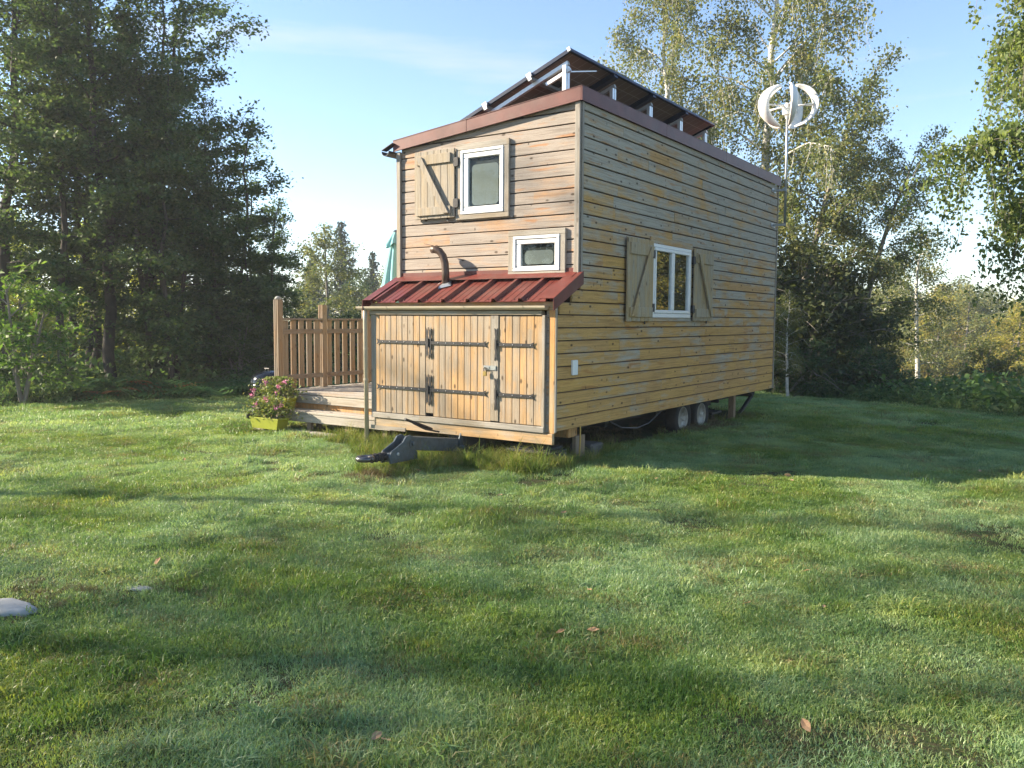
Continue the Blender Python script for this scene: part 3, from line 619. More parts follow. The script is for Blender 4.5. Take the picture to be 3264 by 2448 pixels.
MB().lathe((X + .06, -1.275, -.125), [(.052, 0), (.052, .012), (.024, .013), (.024, .03), (.010, .034)], 14, 'x').build('pivot_bolt', 'drawbar_paint', db)
MB().lathe((X + .066, -1.50, -.205), [(.018, 0), (.018, .012), (.008, .016)], 10, 'x').build('bolt', 'galvanised', db)
MB().box(X - .05, X + .05, -1.60, -1.22, -.27, -.19).build('coupling_head', 'drawbar_paint', db, bev=.006)
bel = [(.034 if i % 2 else .046, .03 * i) for i in range(7)]
MB().lathe((X, -1.80, -.215), bel, 14, 'y').build('bellows', 'tyre', db)
mb = MB(); cy0 = -1.885
ringp = [(X + .068 * math.cos(R(15 * i)), cy0 + .068 * math.sin(R(15 * i)), -.205) for i in range(25)]
mb.tube(ringp, .027, 10).build('towing_eye', 'dark_steel', db, smooth=True)
MB().tube([(X - .03, -.86, -.03), (X - .03, -1.0, .02), (X - .03, -1.28, .115)], [.016, .016, .013], 8).tube([(X + .02, -.80, -.06), (X + .02, -1.02, -.01), (X - .02, -1.17, .065)], .010, 6).build('brake_lever', 'black_iron', db)
MB().prism([(-.52, -.16), (-.47, -.05), (-.42, -.10), (-.38, -.25), (-.5, -.3)], lambda a, b, d: (d, a, b), X + .06, X + .075).lathe((X + .07, -.50, -.25), [(.022, 0), (.022, .05), (.01, .06)], 8, 'x').build('jockey_clamp', 'drawbar_paint', db)
MB().box(X - .12, X + .12, -.45, -.1, -.32, -.14).build('drawbar_mount', 'chassis', db)
MB().tube([(-.10, .9, -.03), (-.12, 1.25, -.14), (-.14, 1.7, -.19), (-.13, 2.0, -.16), (-.10, 2.35, -.02)], .008, 6).build('hanging_cable', 'gutter_dark', house)
MB().tube([(-.03, .10, .0), (-.025, .095, -.15), (-.03, .08, -.42)], .009, 6).build('cable', 'brass', house)

# supports under the floor: things of their own
def block(name, x0, x1, y0, y1, z0, z1, mat, label, cat, bev=.006):
    c = ((x0 + x1) / 2, (y0 + y1) / 2, z0); o = MB().box(x0, x1, y0, y1, z0, z1).build(name, mat, bev=bev, loc=c); return tag(o, label, cat)
block('support_plank', -.13, -.08, .10, .30, hz(0, .2) - .05, -.11, 'post_wood', 'upright plywood offcut propping the near corner of the house', 'prop')
block('timber_block', -.42, -.10, -.02, .16, -.12, -.016, 'corner_orange', 'short orange timber wedged under the near house corner', 'timber block')
block('concrete_block', -.35, -.05, -.40, -.10, hz(0, 0) - .05, -.25, 'concrete', 'dark concrete block under the front right corner of the cupboard', 'block', .02)
block('timber_plate', -.62, -.06, -.44, -.12, -.25, -.218, 'chassis', 'dark board laid on the concrete block under the cupboard', 'board')
block('timber_plate', -.58, -.10, -.42, -.14, -.216, -.185, 'chassis', 'topmost dark board stacked on the concrete block under the cupboard', 'board')
block('concrete_block', -.35, -.06, .42, .70, hz(0, .5) - .05, -.24, 'concrete', 'low concrete block in the shade just behind the plywood prop', 'block', .02)
block('support_post', -.20, -.11, 5.02, 5.11, hz(-.15, 5.06) - .05, -.016, 'post_wood', 'square wooden post holding up the rear end of the house', 'post')

# ------------------------------------------------------------------ solar array
sa = empty('solar_array', (-1.0, 2.1, 3.3), 'tilted row of dark solar panels on aluminium rails on the roof', 'solar array')
s0 = Vector((-1.70, 0, 3.375)); s1 = Vector((-.21, 0, 3.957)); sd = (s1 - s0); sl = sd.length; sdn = sd.normalized(); snn = Vector((-sdn.z, 0, sdn.x))
def onp(t, y, d): p = s0 + sdn * t + snn * d; return (p.x, y, p.z)
for i in range(4):
    y0 = .10 + i * 1.025; y1 = y0 + 1.012
    fr = MB()
    def slab(mb, t0, t1, ya, yb, d0, d1):
        vs_ = [onp(t, y, d) for d in (d0, d1) for (t, y) in ((t0, ya), (t1, ya), (t1, yb), (t0, yb))]
        mb.add(vs_, [(0, 3, 2, 1), (4, 5, 6, 7), (0, 1, 5, 4), (1, 2, 6, 5), (2, 3, 7, 6), (3, 0, 4, 7)])
    slab(fr, 0, .03, y0, y1, -.038, .0); slab(fr, sl - .03, sl, y0, y1, -.038, .0); slab(fr, .0305, sl - .0305, y0, y0 + .03, -.038, 0); slab(fr, .0305, sl - .0305, y1 - .03, y1, -.038, 0)
    f = fr.build('panel', 'navy_frame', sa)
    g = MB(); slab(g, .031, sl - .031, y0 + .031, y1 - .031, -.008, -.002); g.build('cells', 'panel_top', f)
    g = MB(); slab(g, .031, sl - .031, y0 + .031, y1 - .031, -.012, -.0085); g.build('backsheet', 'panel_back', f)
    g = MB(); slab(g, sl * .62, sl * .72, (y0 + y1) / 2 - .06, (y0 + y1) / 2 + .06, -.032, -.0125); g.build('junction_box', 'black_iron', f)
    if i:
        g = MB(); slab(g, .02, sl - .01, y0 - .05, y0 + .035, -.075, -.0385); g.build('cross_rail', 'navy_frame', sa)
for t in (.43, 1.06):
    g = MB(); slab(g, t - .022, t + .022, .07, 4.22, -.078, -.039); g.build('long_rail', 'galvanised', sa)
    g = MB(); slab(g, t - .03, t + .03, .075, .10, -.036, .006); g.build('clamp', 'aluminium', sa)
g = MB(); slab(g, sl - .03, sl + .004, .082, .10, -.036, .006); g.build('clamp', 'aluminium', sa)
rz_ = lambda x: 3.455 + .1 * (x - .03)
for y in (.17, 1.23, 2.22, 3.17, 4.05):
    g = MB(); slab(g, .28, 1.50, y - .02, y + .02, -.120, -.0795); g.build('sloping_rail', 'aluminium', sa)
    for dy in (-.024, .024): MB().box(-.315, -.275, y + dy - .019, y + dy + .019, rz_(-.3), 3.80).build('upright', 'aluminium', sa)
    a = onp(.95, y, -.20); b = (-.30, y, a[2] + .08)
MB().bar(onp(1.18, .17, -.175), onp(1.50, .17, -.175), .03, .035).build('brace', 'aluminium', sa)
MB().bar((-.30, .25, 3.76), (-.18, .62, 3.835), .012, .012).build('stay', 'aluminium', sa)
crv = MB(); r3 = random.Random(3)
for i in range(4):
    y = .5 + i * .25; x = -.85 + i * .06; z = rz_(x)
    crv.tube([(x, y, z + .26), (x - .06, y, z + .16), (x - .03, y - .08, z + .08), (x + .05, y - .12, z + .10), (x + .08, y - .05, z + .2)], .006, 5)
crv.build('cables', 'black_iron', sa)

# ------------------------------------------------------------------ wind turbine
wt = empty('wind_turbine', (.20, 6.30, 2.65), 'white lantern-shaped vertical wind turbine on a thin pole at the far house corner', 'wind turbine')
TC = Vector((.185, 6.32, 4.585))
MB().tube([(.20, 6.32, 2.66), (.197, 6.32, 3.75), (.19, 6.32, 4.42)], [.021, .021, .021], 10).build('pole', 'galvanised', wt, smooth=True)
for z in (3.255, 2.695): MB().box(-.0, .215, 6.295, 6.345, z - .018, z + .018).box(.0, .012, 6.22, 6.42, z - .03, z + .03).build('bracket', 'galvanised', wt)
hub = MB().lathe(TC, [(.02, -.20), (.035, -.15), (.07, -.135), (.075, -.06), (.06, -.055), (.075, -.05), (.075, .005), (.06, .015), (.045, .02), (.03, .05)], 20).build('hub', 'turbine_white', wt, smooth=False)
for k in range(5):
    ph = R(72 * k + 14); mb = MB(); rings = []; n = 20
    er = Vector((math.cos(ph), math.sin(ph), 0)); et = Vector((-math.sin(ph), math.cos(ph), 0)); tw = R(38)
    for i in range(n + 1):
        th = R(16 + 148 * i / n); c = TC + er * .425 * math.sin(th) + Vector((0, 0, .335 * math.cos(th)))
        q = math.sin(math.pi * i / n) ** .7; ch = .035 + .150 * q; tk = .010 + .016 * q
        out = (er * math.sin(th) + Vector((0, 0, math.cos(th)))).normalized()
        a = (et * math.cos(tw) - out * math.sin(tw)).normalized(); b = (out * math.cos(tw) + et * math.sin(tw)).normalized()
        sec = [(-.55, 0), (-.35, .7), (0, 1.0), (.3, .7), (.45, .1), (.25, -.25), (0, -.05), (-.3, -.15)]
        rings.append([c + a * (u * ch) + b * (v * tk * 1.4) for u, v in sec])
    m_ = len(sec); mb.add([p for r in rings for p in r], [(i * m_ + j, i * m_ + (j + 1) % m_, (i + 1) * m_ + (j + 1) % m_, (i + 1) * m_ + j) for i in range(n) for j in range(m_)] + [tuple(range(m_)), tuple(range(n * m_, (n + 1) * m_))])
    bl = mb.build('blade', 'turbine_white', wt, smooth=True)
    p0 = TC + er * .05; p1 = TC + er * .40 + et * .0
    MB().tube([p0, (p0 + p1) / 2, p1], [.030, .018, .034], 8, flat=.6).build('arm', 'turbine_white', bl, smooth=True)

# ------------------------------------------------------------------ deck, steps, railing
deck = empty('wooden_deck', (-3.8, 1.5, hz(-4, 1)), 'grey timber deck with two front steps beside the house', 'deck')
dz = .115
for i in range(34):
    y = .205 + i * .142; MB().box(-5.06, -2.55, y, y + .136, dz - .028 + rng.uniform(-.002, .002), dz + rng.uniform(-.0015, .0015)).build('plank', 'deck_wood', deck, bev=.004)
MB().box(-5.06, -2.55, .165, .200, -.022, dz - .030).build('fascia', 'step_wood', deck, bev=.006)
MB().box(-5.06, -5.02, .205, 5.0, -.04, dz - .031).build('fascia', 'deck_wood', deck)
for k in range(2): MB().box(-4.98, -2.56, -.105 + k * .15, .036 + k * .15 - .004, -.128, -.096).build('tread', 'step_wood', deck, bev=.006)
MB().box(-4.98, -2.57, -.098, -.062, -.235, -.130).build('riser', 'step_wood', deck, bev=.005)
MB().box(-4.95, -3.2, -.235, -.13, hz(-4, -.2) - .03, -.335).build('base_board', 'deck_wood', deck, bev=.01)
for x in (-4.9, -4.05, -3.35, -2.7):
    MB().box(x - .03, x + .03, .10, .16, hz(x, .1) - .03, -.13).build('leg', 'post_wood', deck); MB().box(x - .035, x + .035, -.05, -.0, hz(x, 0) - .03, -.13).build('leg', 'post_wood', deck)
for x in (-3.9, -3.1): MB().box(x - .03, x + .03, .25, .31, hz(x, .2), dz - .03).build('leg', 'post_wood', deck)
MB().box(-4.98, -2.6, .215, .245, -.13, -.03).build('joist', 'corner_orange', deck)
rl = empty('deck_railing', (-5.0, 1.8, dz), 'brown slatted timber railing along the outer edge of the deck', 'railing')
def post(y, top, dome):
    g = MB(); h = .045; c = -5.0
    pts = [(c - h, y + h), (c - h, y - h), (c - .022, y - h), (c - .020, y - h + .012), (c - .010, y - h + .012), (c - .008, y - h), (c + .008, y - h), (c + .010, y - h + .012), (c + .020, y - h + .012), (c + .022, y - h), (c + h, y - h), (c + h, y + h)]
    g.prism(pts, lambda a, b, d: (a, b, d), dz + .002, top); p = g.build('post', 'post_wood', rl)
    if dome: MB().lathe((c, y, top + .001), [(.047, 0), (.045, .02), (.032, .038), (.012, .046)], 12).build('post_cap', 'stone', p, smooth=True)
for y, tp, dm in ((.27, 1.385, True), (1.10, 1.325, False), (2.0, 1.325, False), (2.9, 1.325, False)): post(y, tp, dm)
for (a, b) in ((.318, 1.052), (1.148, 1.952), (2.048, 2.852)):
    MB().box(-5.045, -4.950, a, b, 1.098, 1.128).build('handrail', 'rail_wood', rl, bev=.004)
    MB().box(-4.985, -4.957, a, b, .905, .970).build('rail', 'rail_wood', rl, bev=.003); MB().box(-4.985, -4.957, a, b, .262, .325).build('rail', 'rail_wood', rl, bev=.003)
    n = 5; st = (b - a) / n
    for i in range(n):
        yc = a + st * (i + .5) + .0; MB().box(-5.012, -4.988, yc - .045, yc + .045, .135 if True else 0, 1.096).build('slat', 'post_wood', rl, bev=.002)

# ------------------------------------------------------------------ parasol
pa = empty('parasol', (-3.9, 1.5, dz), 'folded pale teal garden parasol standing on the deck behind the house corner', 'parasol')
MB().tube([(-3.9, 1.5, dz + .003), (-3.9, 1.5, 2.36)], .02, 10).build('pole', 'post_wood', pa)
MB().lathe((-3.9, 1.5, dz + .002), [(.24, 0), (.24, .05), (.05, .08), (.04, .3)], 18).build('base', 'concrete', pa)
def folds(z0, z1, r0, r1, n, amp, seed):
    mb = MB(); k = 14; m_ = 64; rr = random.Random(seed); ph = [rr.uniform(0, 6) for _ in range(4)]
    for i in range(k + 1):
        t = i / k; z = z0 + (z1 - z0) * t; r = r0 + (r1 - r0) * (t ** .8)
        for j in range(m_):
            a = 2 * math.pi * j / m_; q = 1 + (amp * (.3 + .7 * t)) * (abs(math.sin(n * a / 2 + .35 * math.sin(3 * t + ph[0]))) - .5) + .05 * math.sin(3 * a + ph[1])
            mb.v.append((-3.9 + r * q * math.cos(a), 1.5 + r * q * math.sin(a), z + .03 * math.sin(5 * a + ph[2]) * t * t))
    mb.f += [(i * m_ + j, i * m_ + (j + 1) % m_, (i + 1) * m_ + (j + 1) % m_, (i + 1) * m_ + j) for i in range(k) for j in range(m_)]
    return mb
folds(2.30, 1.02, .05, .27, 9, .62, 1).build('canopy', 'parasol', pa, smooth=True)
folds(2.37, 2.17, .035, .13, 8, .5, 2).build('vent_flap', 'parasol', pa, smooth=True)
MB().lathe((-3.9, 1.5, 2.36), [(.045, 0), (.045, .02), (.02, .04)], 12).build('finial', 'parasol_dark', pa)

# ------------------------------------------------------------------ kettle barbecue
bx, by = -5.52, .52; bg_ = hz(bx, by)
bb = empty('kettle_barbecue', (bx, by, bg_), 'black kettle barbecue on thin legs beside the flower pots', 'barbecue')
kz = .175
MB().lathe((bx, by, kz), [(.262, 0), (.262, .012), (.255, .05), (.23, .105), (.18, .15), (.11, .178), (.03, .188)], 32).build('lid', 'bbq_black', bb, smooth=True)
MB().lathe((bx, by, kz - .003), [(.255, 0), (.250, -.04), (.225, -.11), (.175, -.18), (.10, -.225), (.03, -.24)], 32).build('bowl', 'bbq_black', bb, smooth=True)
MB().tube([(bx + .05, by - .03, kz + .185), (bx + .05, by - .03, kz + .215), (bx - .05, by - .03, kz + .215), (bx - .05, by - .03, kz + .185)], .010, 6).build('handle', 'black_iron', bb)
for i, a in enumerate((200, 320, 80)):
    a = R(a); wl = i < 2; MB().tube([(bx + .14 * math.cos(a), by + .14 * math.sin(a), kz - .18), (bx + .30 * math.cos(a), by + .30 * math.sin(a), bg_ + (.08 if wl else 0))], .012, 8).build('leg', 'aluminium', bb)
    if wl: MB().lathe((bx + .30 * math.cos(a) - .02, by + .30 * math.sin(a), bg_ + .085), [(.03, 0), (.075, .004), (.085, .012), (.085, .03), (.075, .038), (.03, .042)], 18, 'x').build('wheel', 'tyre', bb)

# ------------------------------------------------------------------ flower planters
def leaf_quads(rg, P, ln, wd, up=0.5, hang=0.0, curl=0.15):
    n = len(P); nrm = rg.normal(size=(n, 3)); nrm[:, 2] = np.abs(nrm[:, 2]) + up; nrm /= np.linalg.norm(nrm, axis=1)[:, None]
    a = rg.normal(size=(n, 3)); a[:, 2] -= hang; a -= nrm * (a * nrm).sum(1)[:, None]; a /= np.linalg.norm(a, axis=1)[:, None] + 1e-9
    b = np.cross(nrm, a); s = rg.uniform(.55, 1.35, n)[:, None]; l = ln * s; w = wd * s
    tip = P + a * l * .5 - nrm * l * curl; base = P - a * l * .5; V = np.stack([base, P + b * w * .5 - a * l * .08, tip, P - b * w * .5 - a * l * .08], 1).reshape(-1, 3)
    return V, np.arange(n * 4)
def planter(cx, cy_, z, w, seed, label):
    rg = np.random.default_rng(seed); root = empty('flower_planter', (cx, cy_, z), label, 'planter', 'lime green flower boxes by the deck steps')
    d = .19; h = .15; mb = MB()
    def rr(s, zz): return [(cx - w / 2 * s, cy_ - d / 2 * s, zz), (cx + w / 2 * s, cy_ - d / 2 * s, zz), (cx + w / 2 * s, cy_ + d / 2 * s, zz), (cx - w / 2 * s, cy_ + d / 2 * s, zz)]
    lv = [rr(.86, z), rr(1.0, z + h - .02), rr(1.03, z + h - .019), rr(1.03, z + h), rr(.96, z + h), rr(.92, z + h - .03)]
    mb.add([p for l_ in lv for p in l_], [(i * 4 + j, i * 4 + (j + 1) % 4, (i + 1) * 4 + (j + 1) % 4, (i + 1) * 4 + j) for i in range(5) for j in range(4)] + [(3, 2, 1, 0)])
    mb.build('pot', 'pot_lime', root)
    MB().box(cx - w * .44, cx + w * .44, cy_ - d * .42, cy_ + d * .42, z + h - .04, z + h - .028).build('soil', 'soil', root)
    n = 1500; P = np.stack([rg.normal(0, w * .32, n), rg.normal(0, .075, n), rg.gamma(2.2, .055, n)], -1); P[:, 2] -= .35 * np.clip(np.abs(P[:, 1]) - .09, 0, 1) + .2 * np.clip(np.abs(P[:, 0]) - w * .5, 0, 1)
    P[:, 2] = np.minimum(P[:, 2], .26 - .6 * P[:, 0] ** 2); P += np.array([cx, cy_ + .01, z + h + .015]); P -= np.array([cx, cy_, z])
    V, F = leaf_quads(rg, P, .042, .030, .6); link('foliage', fast_mesh('foliage', V, 4, F), 'pot_leaf', root)
    st = MB()
    for i in range(22):
        x0, y0 = cx + rg.uniform(-.4, .4) * w, cy_ + rg.uniform(-.3, .3) * d; st.tube([(x0, y0, z + h - .03), (x0 + rg.normal(0, .04), y0 + rg.normal(0, .05), z + h + .1), (x0 + rg.normal(0, .08), y0 + rg.normal(0, .09), z + h + rg.uniform(.12, .26))], .0035, 4)
    st.build('stems', 'bark_grey', root)
    for i in range(5):
        x0 = cx + rg.uniform(-.62, .55) * w; y0 = cy_ - rg.uniform(.02, .16); z0 = z + h + rg.uniform(.02, .30)
        Q = np.array([x0 - cx, y0 - cy_, z0 - z]) + rg.normal(0, .018, (26, 3)); V, F = leaf_quads(rg, Q, .026, .022, .2); link('flower', fast_mesh('flower', V, 4, F), 'pink', root)
planter(-4.72, -.005, -.0945, .56, 11, 'upper lime green planter of pink flowers standing on the deck step')
planter(-4.56, -.28, -.3345, .56, 12, 'lower lime green planter of pink flowers standing at the foot of the steps')

# ------------------------------------------------------------------ stones
def stone(cx, cy_, rx, ry, h, rot, seed, label):
    rg = random.Random(seed); z = hz(cx, cy_) + .004; mb = MB(); n = 22; ca, sa_ = math.cos(rot), math.sin(rot); rad = [1 + rg.uniform(-.12, .12) for _ in range(n)]
    for (s, dz_) in ((1.0, -.06), (1.0, -.012), (.93, h * .3), (.72, h * .75), (.35, h)):
        for j in range(n):
            a = 2 * math.pi * j / n; x, y = rx * rad[j] * s * math.cos(a), ry * rad[j] * s * math.sin(a); mb.v.append((cx + x * ca - y * sa_, cy_ + x * sa_ + y * ca, z + dz_ + rg.uniform(-.004, .004)))
    mb.f += [(i * n + j, i * n + (j + 1) % n, (i + 1) * n + (j + 1) % n, (i + 1) * n + j) for i in range(4) for j in range(n)] + [tuple(range(4 * n, 5 * n))]
    return tag(mb.build('flat_stone', 'stone', loc=(cx, cy_, z), smooth=True), label, 'stone', 'flat stones in the lawn')
stone(-.12, -5.66, .19, .085, .012, .15, 1, 'larger pale flat stone set in the lawn at the edge of view')
stone(.14, -5.10, .095, .045, .012, .6, 2, 'smaller pale flat stone half buried in the lawn')

# ------------------------------------------------------------------ vegetation generators
class NB:
    """collects tubes (numpy) for trunks and branches"""
    def __init__(s): s.V = []; s.F = []; s.n = 0
    def tube(s, path, rad, n=6):
        path = np.asarray(path, float); k = len(path); rad = np.asarray(rad, float) * np.ones(k)
        d = np.gradient(path, axis=0); d /= np.linalg.norm(d, axis=1)[:, None] + 1e-9
        ref = np.array([.31, .17, .93]) if abs(d[0, 2]) < .9 else np.array([.9, .35, .2])
        a = np.cross(d, ref); a /= np.linalg.norm(a, axis=1)[:, None] + 1e-9; b = np.cross(a, d)
        ang = np.arange(n) * 2 * np.pi / n
        V = path[:, None, :] + (a[:, None, :] * np.cos(ang)[None, :, None] + b[:, None, :] * np.sin(ang)[None, :, None]) * rad[:, None, None]
        I = np.arange(k * n).reshape(k, n) + s.n; J = np.roll(I, -1, 1)
        s.F.append(np.stack([I[:-1], J[:-1], J[1:], I[1:]], -1).reshape(-1)); s.V.append(V.reshape(-1, 3)); s.n += k * n
    def mesh(s, name):
        me = fast_mesh(name, np.concatenate(s.V), 4, np.concatenate(s.F)); me.polygons.foreach_set('use_smooth', np.ones(len(me.polygons), bool)); return me
def bez(p0, d0, L_, droop, rg, k=6, wob=.06):
    t = np.linspace(0, 1, k); p = np.asarray(p0) + np.outer(t * L_, d0); p[:, 2] -= droop * L_ * t ** 2
    w = np.cumsum(rg.normal(0, wob * L_ / k, (k, 3)), 0); w[0] = 0; return p + w
def make_tree(seed, H, Rr, cb=.2, nprim=34, nsec=7, nleaf=22000, ll=.08, lw=.06, up=.6, hang=.2, elev=(.1, .9), droop=.15, prof='ovoid', r0=.14,
              lean=(0, 0), sig=.13, stems=1, strand=0.0, fork=None, flat=.6, wob=.05):
    rg = np.random.default_rng(seed); tb = NB(); P = []; Wt = []
    for st in range(stems):
        k = 12; t = np.linspace(0, 1, k); a0 = rg.uniform(0, 6.28); sp = (0.0 if stems == 1 else Rr * .35)
        hh = H * (1 if st == 0 else rg.uniform(.7, .98))
        tr = np.stack([lean[0] * t ** 1.3 + sp * np.cos(a0) * t, lean[1] * t ** 1.3 + sp * np.sin(a0) * t, hh * t], -1)
        w = np.cumsum(rg.normal(0, wob * hh / k, (k, 3)), 0); w[:, 2] = 0; w[0] = 0; tr += w
        rr0 = r0 * (1 if stems == 1 else .7); tb.tube(tr, rr0 * (1 - t) ** .85 + .012, 8)
        nb = nprim // stems
        for i in range(nb):
            u = (i + rg.uniform(.1, .9)) / nb; tt = cb + (1 - cb) * u * .98; f = tt * (k - 1); i0 = min(int(f), k - 2); p0 = tr[i0] + (tr[i0 + 1] - tr[i0]) * (f - i0)
            if prof == 'ovoid': ext = (np.sin(np.pi * min(1, (u * .86 + .14))) ** .65)
            elif prof == 'cone': ext = (1 - u) ** .85 * (.7 + .3 * min(1, u * 5)) + .06
            elif prof == 'top': ext = .35 + .65 * np.sin(np.pi * (.25 + .7 * u))
            else: ext = 1 - .6 * u
            Lp = Rr * ext * rg.uniform(.65, 1.15); az = i * 2.39996 + rg.normal(0, .35) + st * 1.1
            el = elev[0] + (elev[1] - elev[0]) * u + rg.normal(0, .12)
            d0 = np.array([np.cos(az) * np.cos(el), np.sin(az) * np.cos(el), np.sin(el)])
            br = bez(p0, d0, Lp, droop, rg, 7); tb.tube(br, np.linspace(max(.012, rr0 * .28 * (1 - .6 * tt)), .006, 7), 5)
            ns = max(2, int(nsec * (.5 + ext)))
            for j in range(ns):
                s = rg.uniform(.22, 1.0); f = s * 6; i0 = min(int(f), 5); q = br[i0] + (br[i0 + 1] - br[i0]) * (f - i0)
                dd = br[i0 + 1] - br[i0]; dd = dd / (np.linalg.norm(dd) + 1e-9); sd_ = rg.choice((-1, 1)) * rg.uniform(.5, 1.2)
                ca, sa_ = np.cos(sd_), np.sin(sd_); d2 = np.array([dd[0] * ca - dd[1] * sa_, dd[0] * sa_ + dd[1] * ca, dd[2] * .5 + rg.normal(0, .22)])
                if strand: d2 = d2 * (1 - strand) + np.array([0, 0, -1]) * strand
                L2 = Lp * rg.uniform(.2, .42) * (1.2 - .6 * s) + .15
                b2 = bez(q, d2, L2, droop * 1.2, rg, 4, .1); tb.tube(b2, [.008, .006, .005, .003], 3)
                P.append(b2); Wt.append(L2)
            P.append(br[3:]); Wt.append(Lp * .35)
    Wt = np.array(Wt); cnt = rg.multinomial(nleaf, Wt / Wt.sum()); pts = []
    for b, c in zip(P, cnt):
        if c == 0: continue
        s = rg.uniform(0, 1, c) * (len(b) - 1); i0 = np.minimum(s.astype(int), len(b) - 2); q = b[i0] + (b[i0 + 1] - b[i0]) * (s - i0)[:, None]
        o = rg.normal(0, sig, (c, 3)); o[:, 2] *= flat; pts.append(q + o)
    pts = np.concatenate(pts); V, F = leaf_quads(rg, pts, ll, lw, up, hang)
    return tb.mesh('trunk'), fast_mesh('crown', V, 4, F)
LIB = {}
def lib(key, **kw): LIB[key] = make_tree(**kw)
def plant(name, key, bark, leaf, x, y, label, cat='tree', group=None, s=1.0, rz_=0.0, sz=None, dz_=0.0):
    tm, cm = LIB[key]; z = hz(x, y) - .04 + dz_; o = empty(name, (x, y, z), label, cat, group); o.rotation_euler.z = rz_; o.scale = (s, s, s if sz is None else sz)
    for nm, me, m in (('trunk', tm, bark), ('crown', cm, leaf)):
        c = bpy.data.objects.new(nm, me); COL.objects.link(c); c.parent = o
        if not me.materials: me.materials.append(None)
        c.material_slots[0].link = 'OBJECT'; c.material_slots[0].material = M[leaf if nm == 'crown' else bark]
    return o
def cp(u, D):  # a spot D metres ahead of the photographer's standpoint, u metres to the right of the view axis
    return (CAM.x + D * -.564 + u * .826, CAM.y + D * .826 + u * .564)

lib('alder_a', seed=21, H=11.5, Rr=3.3, cb=.26, nprim=42, nsec=9, nleaf=26000, ll=.10, lw=.07, elev=(.10, .95), droop=.14, r0=.14, sig=.15, prof='cone', flat=.6, wob=.10)
lib('alder_b', seed=22, H=11.0, Rr=2.8, cb=.28, nprim=38, nsec=9, nleaf=20000, ll=.10, lw=.07, elev=(.15, .95), droop=.15, r0=.13, sig=.15, prof='ovoid', lean=(.9, .3), flat=.6, wob=.12, stems=2)
lib('alder_c', seed=23, H=7.5, Rr=2.5, cb=.14, nprim=38, nsec=9, nleaf=21000, ll=.095, lw=.068, elev=(.05, .85), droop=.16, r0=.09, sig=.14, prof='cone', stems=2, flat=.6, wob=.10)
lib('birch_a', seed=31, H=11.5, Rr=3.9, cb=.16, nprim=40, nsec=14, nleaf=46000, ll=.075, lw=.058, up=.1, hang=.9, elev=(.35, 1.1), droop=.38, r0=.17, sig=.115, prof='top', strand=.55, flat=1.3, lean=(.5, .2), wob=.09)
lib('birch_b', seed=32, H=7.5, Rr=2.5, cb=.15, nprim=30, nsec=10, nleaf=26000, ll=.072, lw=.056, up=.1, hang=.7, elev=(.3, .95), droop=.2, r0=.12, sig=.13, prof='top', strand=.2, flat=.9, lean=(1.6, .7), wob=.08)
lib('small_birch', seed=33, H=6.5, Rr=1.5, cb=.22, nprim=30, nsec=6, nleaf=8000, ll=.075, lw=.06, up=.2, hang=.5, elev=(.3, .9), droop=.25, r0=.09, sig=.14, prof='ovoid', strand=.3, flat=.9)
lib('wood_tree', seed=34, H=8.0, Rr=2.6, cb=.10, nprim=32, nsec=7, nleaf=11000, ll=.13, lw=.10, up=.4, hang=.3, elev=(.1, .8), droop=.15, r0=.12, sig=.20, prof='ovoid', flat=.8)
lib('alder_slim', seed=24, H=10.5, Rr=1.5, cb=.42, nprim=26, nsec=7, nleaf=9000, ll=.085, lw=.062, elev=(.2, .9), droop=.15, r0=.085, sig=.18, prof='ovoid', flat=.9, wob=.12, lean=(.7, -.2))
lib('airy', seed=35, H=12.0, Rr=3.4, cb=.38, nprim=34, nsec=7, nleaf=3600, ll=.09, lw=.07, elev=(.1, .9), droop=.15, r0=.12, sig=.25, prof='ovoid', flat=.8)  # unseen tree with a thinned crown, shaped to dapple the sunlight
lib('bush', seed=41, H=1.9, Rr=1.25, cb=.08, nprim=30, nsec=6, nleaf=6500, ll=.075, lw=.05, up=.5, hang=.3, elev=(.1, 1.0), droop=.2, r0=.035, sig=.10, stems=4, prof='top', flat=.8)
lib('elder', seed=42, H=2.3, Rr=1.3, cb=.25, nprim=26, nsec=6, nleaf=3600, ll=.14, lw=.055, up=.7, hang=.7, elev=(.3, 1.0), droop=.3, r0=.04, sig=.10, stems=4, prof='top', flat=.6)

